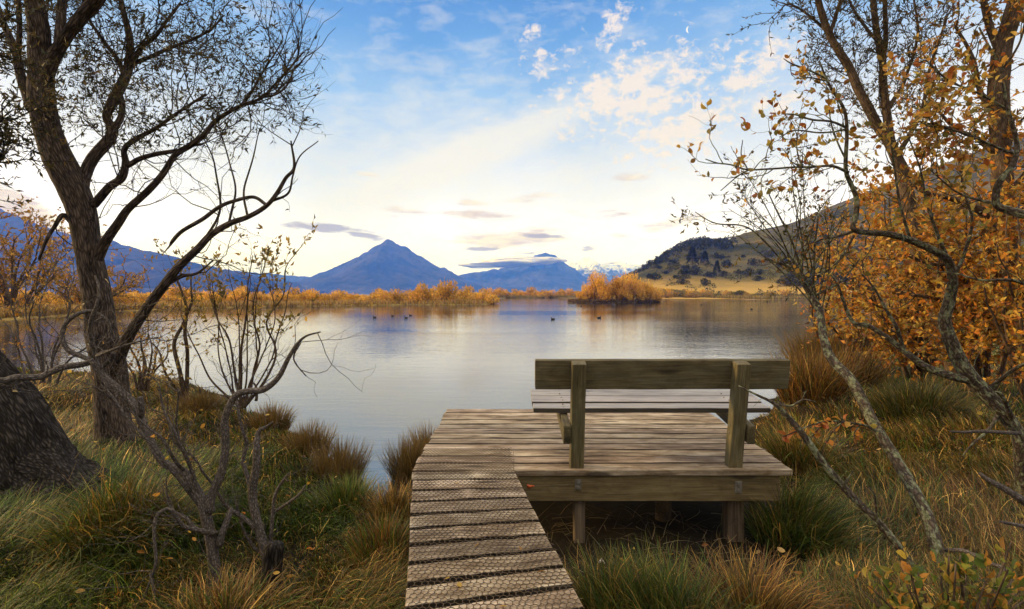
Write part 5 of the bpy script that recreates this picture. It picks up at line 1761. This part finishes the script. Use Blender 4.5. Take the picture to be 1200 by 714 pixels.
# zones in photo pixels laid on the ground: (px, py, radius m, straw, rust)
ZONES = [(60, 650, 1.1, .06, 0), (150, 600, .9, .10, 0), (20, 700, .8, .08, 0), (50, 470, 2.2, .7, .3), (170, 470, 1.8, .5, .3), (120, 560, .9, .2, .1), (330, 690, .6, .45, .15), (230, 690, .5, .6, .15),
         (390, 620, 1.2, .10, 0), (330, 570, 1.2, .15, .03), (420, 690, .5, .55, .2), (455, 620, .55, .75, .6), (420, 540, .8, .25, .1), (340, 490, 1.5, .4, .2), (250, 620, .7, .3, .1),
         (770, 670, .62, .07, 0), (720, 700, .4, .15, .05), (850, 690, .5, .45, .3), (930, 620, .6, .22, .05), (930, 530, .8, .55, .15), (1050, 600, 1.2, .62, .45), (1100, 520, 1.8, .62, .5), (1150, 650, .8, .6, .4), (950, 690, .6, .75, .6), (1010, 480, 2.0, .65, .5), (1090, 470, 2.0, .35, .2), (690, 660, .4, .6, .4)]


def zone_mix(x, y):
    ws, st, ru = .02, .5 * .02, .25 * .02
    for (px, py, r, s, u) in ZONES:
        c = PZ(px, py, -.45)
        w = np.exp(-((x - c[0]) ** 2 + (y - c[1]) ** 2) / (r * r) * 1.4) + 1e-6
        ws, st, ru = ws + w, st + w * s, ru + w * u
    j = (fbm2(x * 2.3 + 9, y * 2.3, 3) - .5) * .9
    return np.clip(st / ws + j, 0, 1), np.clip(ru / ws + j * .4, 0, 1)


def grass_cols(x, y):
    st, ru = zone_mix(x, y)
    n = len(x)
    g = GREEN[rng.integers(0, 4, n)]
    s = STRAW[rng.integers(0, 4, n)]
    u = RUST[rng.integers(0, 3, n)]
    q = rng.random(n)
    c = np.where((q < st)[:, None], s, g)
    c = np.where(((q < st) & (rng.random(n) < ru))[:, None], u, c)
    return c * np.exp(rng.normal(-.15, .6, (n, 1)))


def on_deck(x, y, m=0.03):
    plat_ = (x > PX0 - m) & (x < PX1 + m) & (y > PY0 - .25) & (y < PY1 + m)
    wk = (x > WL(y) - m) & (x < WR(y) + m) & (y < PY0 + .05)
    return plat_ | wk


def sward():
    n = 450000
    d = np.exp(rng.uniform(math.log(2.3), math.log(24), n))
    u = rng.uniform(-1.42, 1.50, n)
    x, y = u * d, d
    sd = shore_sd(x, y)
    ok = (sd > .03) & ~on_deck(x, y)
    ok &= ~((x > .05) & (x < 1.9) & (y > 3.15 + .30 * np.sin(x * 4)) & (y < 3.95) & (rng.random(n) < .97))      # bare shade in front of the piles
    gx, gy_ = to_px(np.stack([x, y, np.full(n, -.45)], -1))
    bare = (gx > 612 + (gy_ - 585) * .72) & (gx < 905) & (gy_ < np.interp(gx, [600, 690, 725, 760, 800, 905], [600, 705, 668, 640, 634, 634])) & (gy_ > 560)
    ok &= ~(bare & (rng.random(n) < .95))
    ok &= rng.random(n) < np.clip(.25 + 1.5 * fbm2(x * 1.7 + 4, y * 1.7, 3), 0, 1)
    x, y, d, sd = x[ok], y[ok], d[ok], sd[ok]
    n = len(x)
    z = ground_z(x, y)
    # combed flow: swirling lie of the grass, strongest on the tussocky near ground
    fl = (n2(x * .55 + 20, y * .55) * 2 - 1) * 2.6 + (n2(x * 1.6, y * 1.6 + 40) * 2 - 1) * 1.1
    az = np.where(x < 0, -.5, 2.4) + fl + rng.normal(0, .6, n)
    L = rng.uniform(.16, .36, n) * (.45 + 1.1 * n2(x * 1.7, y * 1.7 + 11))
    L = np.where((x > 0) & (y < 3.9), L * np.clip(.45 + .25 * (x - 1), .45, .8), L)
    L = L * np.where(x < 0, .70, .78)
    L = np.where((np.abs(x / y + .45) < .10) & (y < 3.7), L * .6, L)      # trampled round the bare shrubs
    L = np.minimum(L, .10 * y) * np.clip(.45 + sd * .8, .45, 1)
    tall = rng.random(n) < .05
    L = np.where(tall, L * 1.25, L)
    th0 = np.abs(rng.normal(.45, .35, n))
    th1 = np.where(tall, rng.uniform(.4, 1.3, n), rng.uniform(1.2, 2.2, n))
    w = .0042 * np.clip(d / 3.4, .8, 6) ** .85 * rng.uniform(.7, 1.3, n)
    c = grass_cols(x, y)
    mb = MB()
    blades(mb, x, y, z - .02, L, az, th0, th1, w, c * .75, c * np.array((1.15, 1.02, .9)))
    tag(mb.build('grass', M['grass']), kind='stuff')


sward()


def tussock(x, y, R, Lr, n, cols, label, tip=None, droop=(.6, 1.9), wide=.0045, lean=None, up=.0, group=None):
    z0 = max(gz(x, y), WATER - .05)
    a = rng.uniform(0, 2 * np.pi, n)
    r = R * np.sqrt(rng.random(n)) * .55
    bx, by = x + np.cos(a) * r, y + np.sin(a) * r
    az = a + rng.normal(0, .5, n)
    if lean is not None:
        az = np.where(rng.random(n) < .55, lean + rng.normal(0, .5, n), az)
    L = rng.uniform(*Lr, n) * np.where(rng.random(n) < .3, rng.uniform(.35, .9, n), 1)
    q = r / (R * .55)
    az = az + rng.normal(0, .35, n)
    th0 = np.clip(q * .5 + rng.normal(0, .12, n), 0, 1.0)
    th1 = np.clip(rng.uniform(*droop, n) * (.45 + .65 * q), .05, 2.3)
    c = np.asarray(cols)[rng.integers(0, len(cols), n)] * np.exp(rng.normal(-.1, .45, (n, 1)))
    odd = rng.random(n) < .24                                # dead and stray blades in every clump
    c = np.where(odd[:, None], np.vstack([STRAW, GREEN, SEDGE])[rng.integers(0, 12, n)] * rng.uniform(.5, 1.3, (n, 1)), c)
    t = c * np.array((1.2, 1.05, .85)) if tip is None else np.asarray(tip)[rng.integers(0, len(tip), n)] * rng.uniform(.7, 1.2, (n, 1))
    mb = MB()
    zz = z0 + np.clip(.10 * (1 - q), 0, .1) + up
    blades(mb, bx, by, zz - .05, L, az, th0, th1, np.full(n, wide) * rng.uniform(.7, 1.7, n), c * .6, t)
    # matted root crown
    k = 14
    lat, lon = np.meshgrid(np.linspace(0, np.pi / 2, 6), np.linspace(0, 2 * np.pi, k + 1)[:-1], indexing='ij')
    rr = R * .5 * (1 + .25 * (n2(np.cos(lon) * 2 + x * 3, np.sin(lon) * 2 + y * 3) - .5))
    v = np.stack([x + np.cos(lon) * np.cos(lat) * rr, y + np.sin(lon) * np.cos(lat) * rr, z0 - .08 + np.sin(lat) * (.16 + up)], -1)
    i, j = np.meshgrid(np.arange(5), np.arange(k), indexing='ij')
    j2 = (j + 1) % k
    qd = np.stack([i * k + j, i * k + j2, (i + 1) * k + j2, (i + 1) * k + j], -1).reshape(-1, 4)
    mb.add(v.reshape(-1, 3), qd, None, np.array((.018, .013, .008)))
    o = mb.build('tussock', M['grass'], None, (x, y, z0))
    tag(o, label, 'grass tussock', group)


STRAWTIP = [(.24, .14, .04), (.17, .095, .026), (.14, .10, .03)]
for (px, py, R, L, n, cols, lab, kw) in (
        (483, 548, .30, (.24, .44), 1400, SEDGE, 'upright brown tipped tussock standing in the water by the platform corner', dict(tip=STRAWTIP, droop=(.1, .9))),
        (500, 525, .26, (.24, .46), 1000, SEDGE, 'slim tussock tucked against the platform edge over the water', dict(tip=STRAWTIP, droop=(.1, .9))),
        (398, 552, .32, (.22, .44), 1400, SEDGE, 'bushy dark tussock on the bank at the mouth of the little inlet', dict(tip=STRAWTIP, droop=(.1, 1.1))),
        (362, 528, .32, (.22, .42), 1200, SEDGE, 'tall brown tussock on the bank between two others near the inlet', dict(tip=STRAWTIP, droop=(.1, 1.1))),
        (318, 500, .36, (.2, .38), 1100, SEDGE, 'olive tussock at the waterline below the slender young willow', dict(tip=STRAWTIP, droop=(.2, 1.3), wide=.006)),
        (408, 602, .36, (.18, .34), 1500, list(GREEN), 'low green tussock just behind the inlet', dict(droop=(.6, 1.8))),
        (462, 622, .26, (.18, .36), 1300, list(STRAW) + list(RUST), 'orange straw tussock leaning on the edge of the boardwalk', dict(droop=(.4, 1.6))),
        (452, 672, .30, (.16, .34), 1700, list(RUST) + list(GREEN)[:2], 'rusty green tussock beside the near end of the boardwalk', dict(droop=(.5, 1.7))),
        (235, 486, .42, (.2, .4), 900, SEDGE, 'brown tussock at the foot of the paired thin stems', dict(droop=(.3, 1.4), wide=.006, tip=STRAWTIP)),
        (778, 752, .44, (.22, .46), 2600, list(GREEN) * 2 + [(.16, .17, .06)], 'big green tussock with long arching blades in front of the piles', dict(droop=(.5, 1.8), lean=2.6)),
        (715, 735, .32, (.20, .40), 1300, list(GREEN) + list(STRAW)[:2], 'small mixed green tussock close to the boardwalk edge', dict(droop=(.5, 1.8))),
        (930, 632, .40, (.30, .58), 2000, list(GREEN) * 2 + [(.22, .19, .06)], 'green tussock with drooping blades beyond the last pile', dict(droop=(.6, 2.0), lean=-.4)),
        (880, 735, .50, (.18, .42), 1700, list(RUST) + list(STRAW)[:2], 'brown tussock between two green ones below the platform', dict(droop=(1.0, 2.4))),
        (935, 545, .42, (.25, .5), 1500, list(STRAW) + list(GREEN)[:2], 'yellow green tussock by the platform corner under the bench end', dict(droop=(.4, 1.6))),
        (948, 472, .70, (.45, .95), 1700, list(RUST) * 2 + list(STRAW)[:1], 'red brown tussock with long straight blades beyond the bench end', dict(droop=(.3, 1.3), wide=.008)),
        (985, 462, .80, (.5, 1.0), 1700, list(RUST) + list(SEDGE), 'large russet tussock behind the leaning lichen sapling', dict(droop=(.3, 1.3), wide=.009)),
        (965, 438, 1.0, (.6, 1.2), 1700, list(SEDGE) + list(RUST)[:1], 'tall brown tussock farthest back on the shore beside open water', dict(droop=(.2, 1.1), wide=.011, tip=STRAWTIP)),
        (1075, 500, .75, (.35, .6), 1800, [(.03, .045, .012), (.05, .06, .015), (.09, .08, .02)], 'dark green mound of grass under the bare side limb', dict(droop=(.8, 2.0), wide=.007)),
        (140, 650, .62, (.30, .55), 2600, list(GREEN) + list(STRAW)[:1], 'combed green mound of long grass near the leaning trunk', dict(droop=(1.2, 2.4), lean=-.6)),
        (165, 655, .30, (.25, .4), 900, [(.05, .035, .015), (.09, .06, .02)], 'dark hollow sided tussock in front of the green mound', dict(droop=(.6, 1.9))),
        (262, 752, .55, (.12, .32), 1500, list(STRAW) + list(RUST) + list(GREEN)[:2], 'pale straw tussock around the base of the bare shrubs', dict(droop=(1.1, 2.5)))):
    c = PZ(px, py, -.48)
    tussock(c[0], c[1], R, L, n, cols, lab, **kw)

# scrap of pale litter on the dark ground
mb = MB()
c = PZ(705, 661, -.47)
p = np.array([(c[0] - .018, c[1], gz(c[0], c[1]) + .035), (c[0], c[1] + .004, gz(c[0], c[1]) + .05), (c[0] + .02, c[1], gz(c[0], c[1]) + .03)])
tubes(mb, p, np.array((.006, .013, .004)), 7)
tag(mb.build('pebble', M['stone'], None, tuple(p[1])), 'tiny white pebble on the dark ground below the boardwalk edge', 'pebble')

# dead blades strewn on the dark mud below the platform
mb = MB()
n = 420
x, y = rng.uniform(.1, 2.0, n), rng.uniform(2.7, 4.4, n)
ok = ~on_deck(x, y) | (y > PY0 - .3)
x, y = x[ok], y[ok]
n = len(x)
c = palette(n, [(.16, .11, .05), (.10, .07, .03), (.22, .17, .09), (.05, .04, .02)], .3)
blades(mb, x, y, ground_z(x, y) + .012, rng.uniform(.08, .3, n), rng.uniform(0, 6.3, n), rng.uniform(1.0, 1.5, n), rng.uniform(1.5, 1.75, n), np.full(n, .005), c, c)
tag(mb.build('litter', M['grass']), kind='stuff')
# a few yellow leaves lying on the boardwalk
for (px, py) in ((521, 679), (540, 688), (628, 671), (595, 711), (556, 641), (505, 622), (610, 645), (538, 566)):
    p = PZ(px, py, .009)
    mb = MB()
    a = rng.uniform(0, 6.3)
    leaves(mb, np.zeros((1, 3)), np.array([(math.cos(a), math.sin(a), .02)]), np.array([rng.uniform(.028, .045)]), .45, palette(1, [(.50, .30, .06), (.55, .38, .12), (.36, .20, .05)]), 'oval')
    mb.v[0][:, 2] = np.abs(mb.v[0][:, 2]) * .4
    o = mb.build('leaf', M['leaf_thick'])
    o.location = tuple(p)
    tag(o, 'small yellow leaf fallen on the netted boardwalk planks', 'leaf', 'fallen leaves on the boardwalk')

# autumn leaves dropped into the grass
n = 520
d = np.exp(rng.uniform(math.log(2.6), math.log(9), n))
x = np.where(rng.random(n) < .62, rng.uniform(.15, 1.2, n), rng.uniform(-1.1, -.2, n)) * d
ok = (shore_sd(x, d) > .1) & ~on_deck(x, d)
x, d = x[ok], d[ok]
n = len(x)
a = rng.uniform(0, 6.3, n)
mb = MB()
leaves(mb, np.column_stack([x, d, ground_z(x, d) + rng.uniform(.05, .17, n)]), np.column_stack([np.cos(a), np.sin(a), rng.uniform(-.5, .5, n)]), rng.uniform(.025, .05, n), .5, palette(n, LEAF_ORANGE + [(.5, .36, .12)], .25), 'oval', .6)
tag(mb.build('fallen_leaves', M['leaf_thick']), kind='stuff')
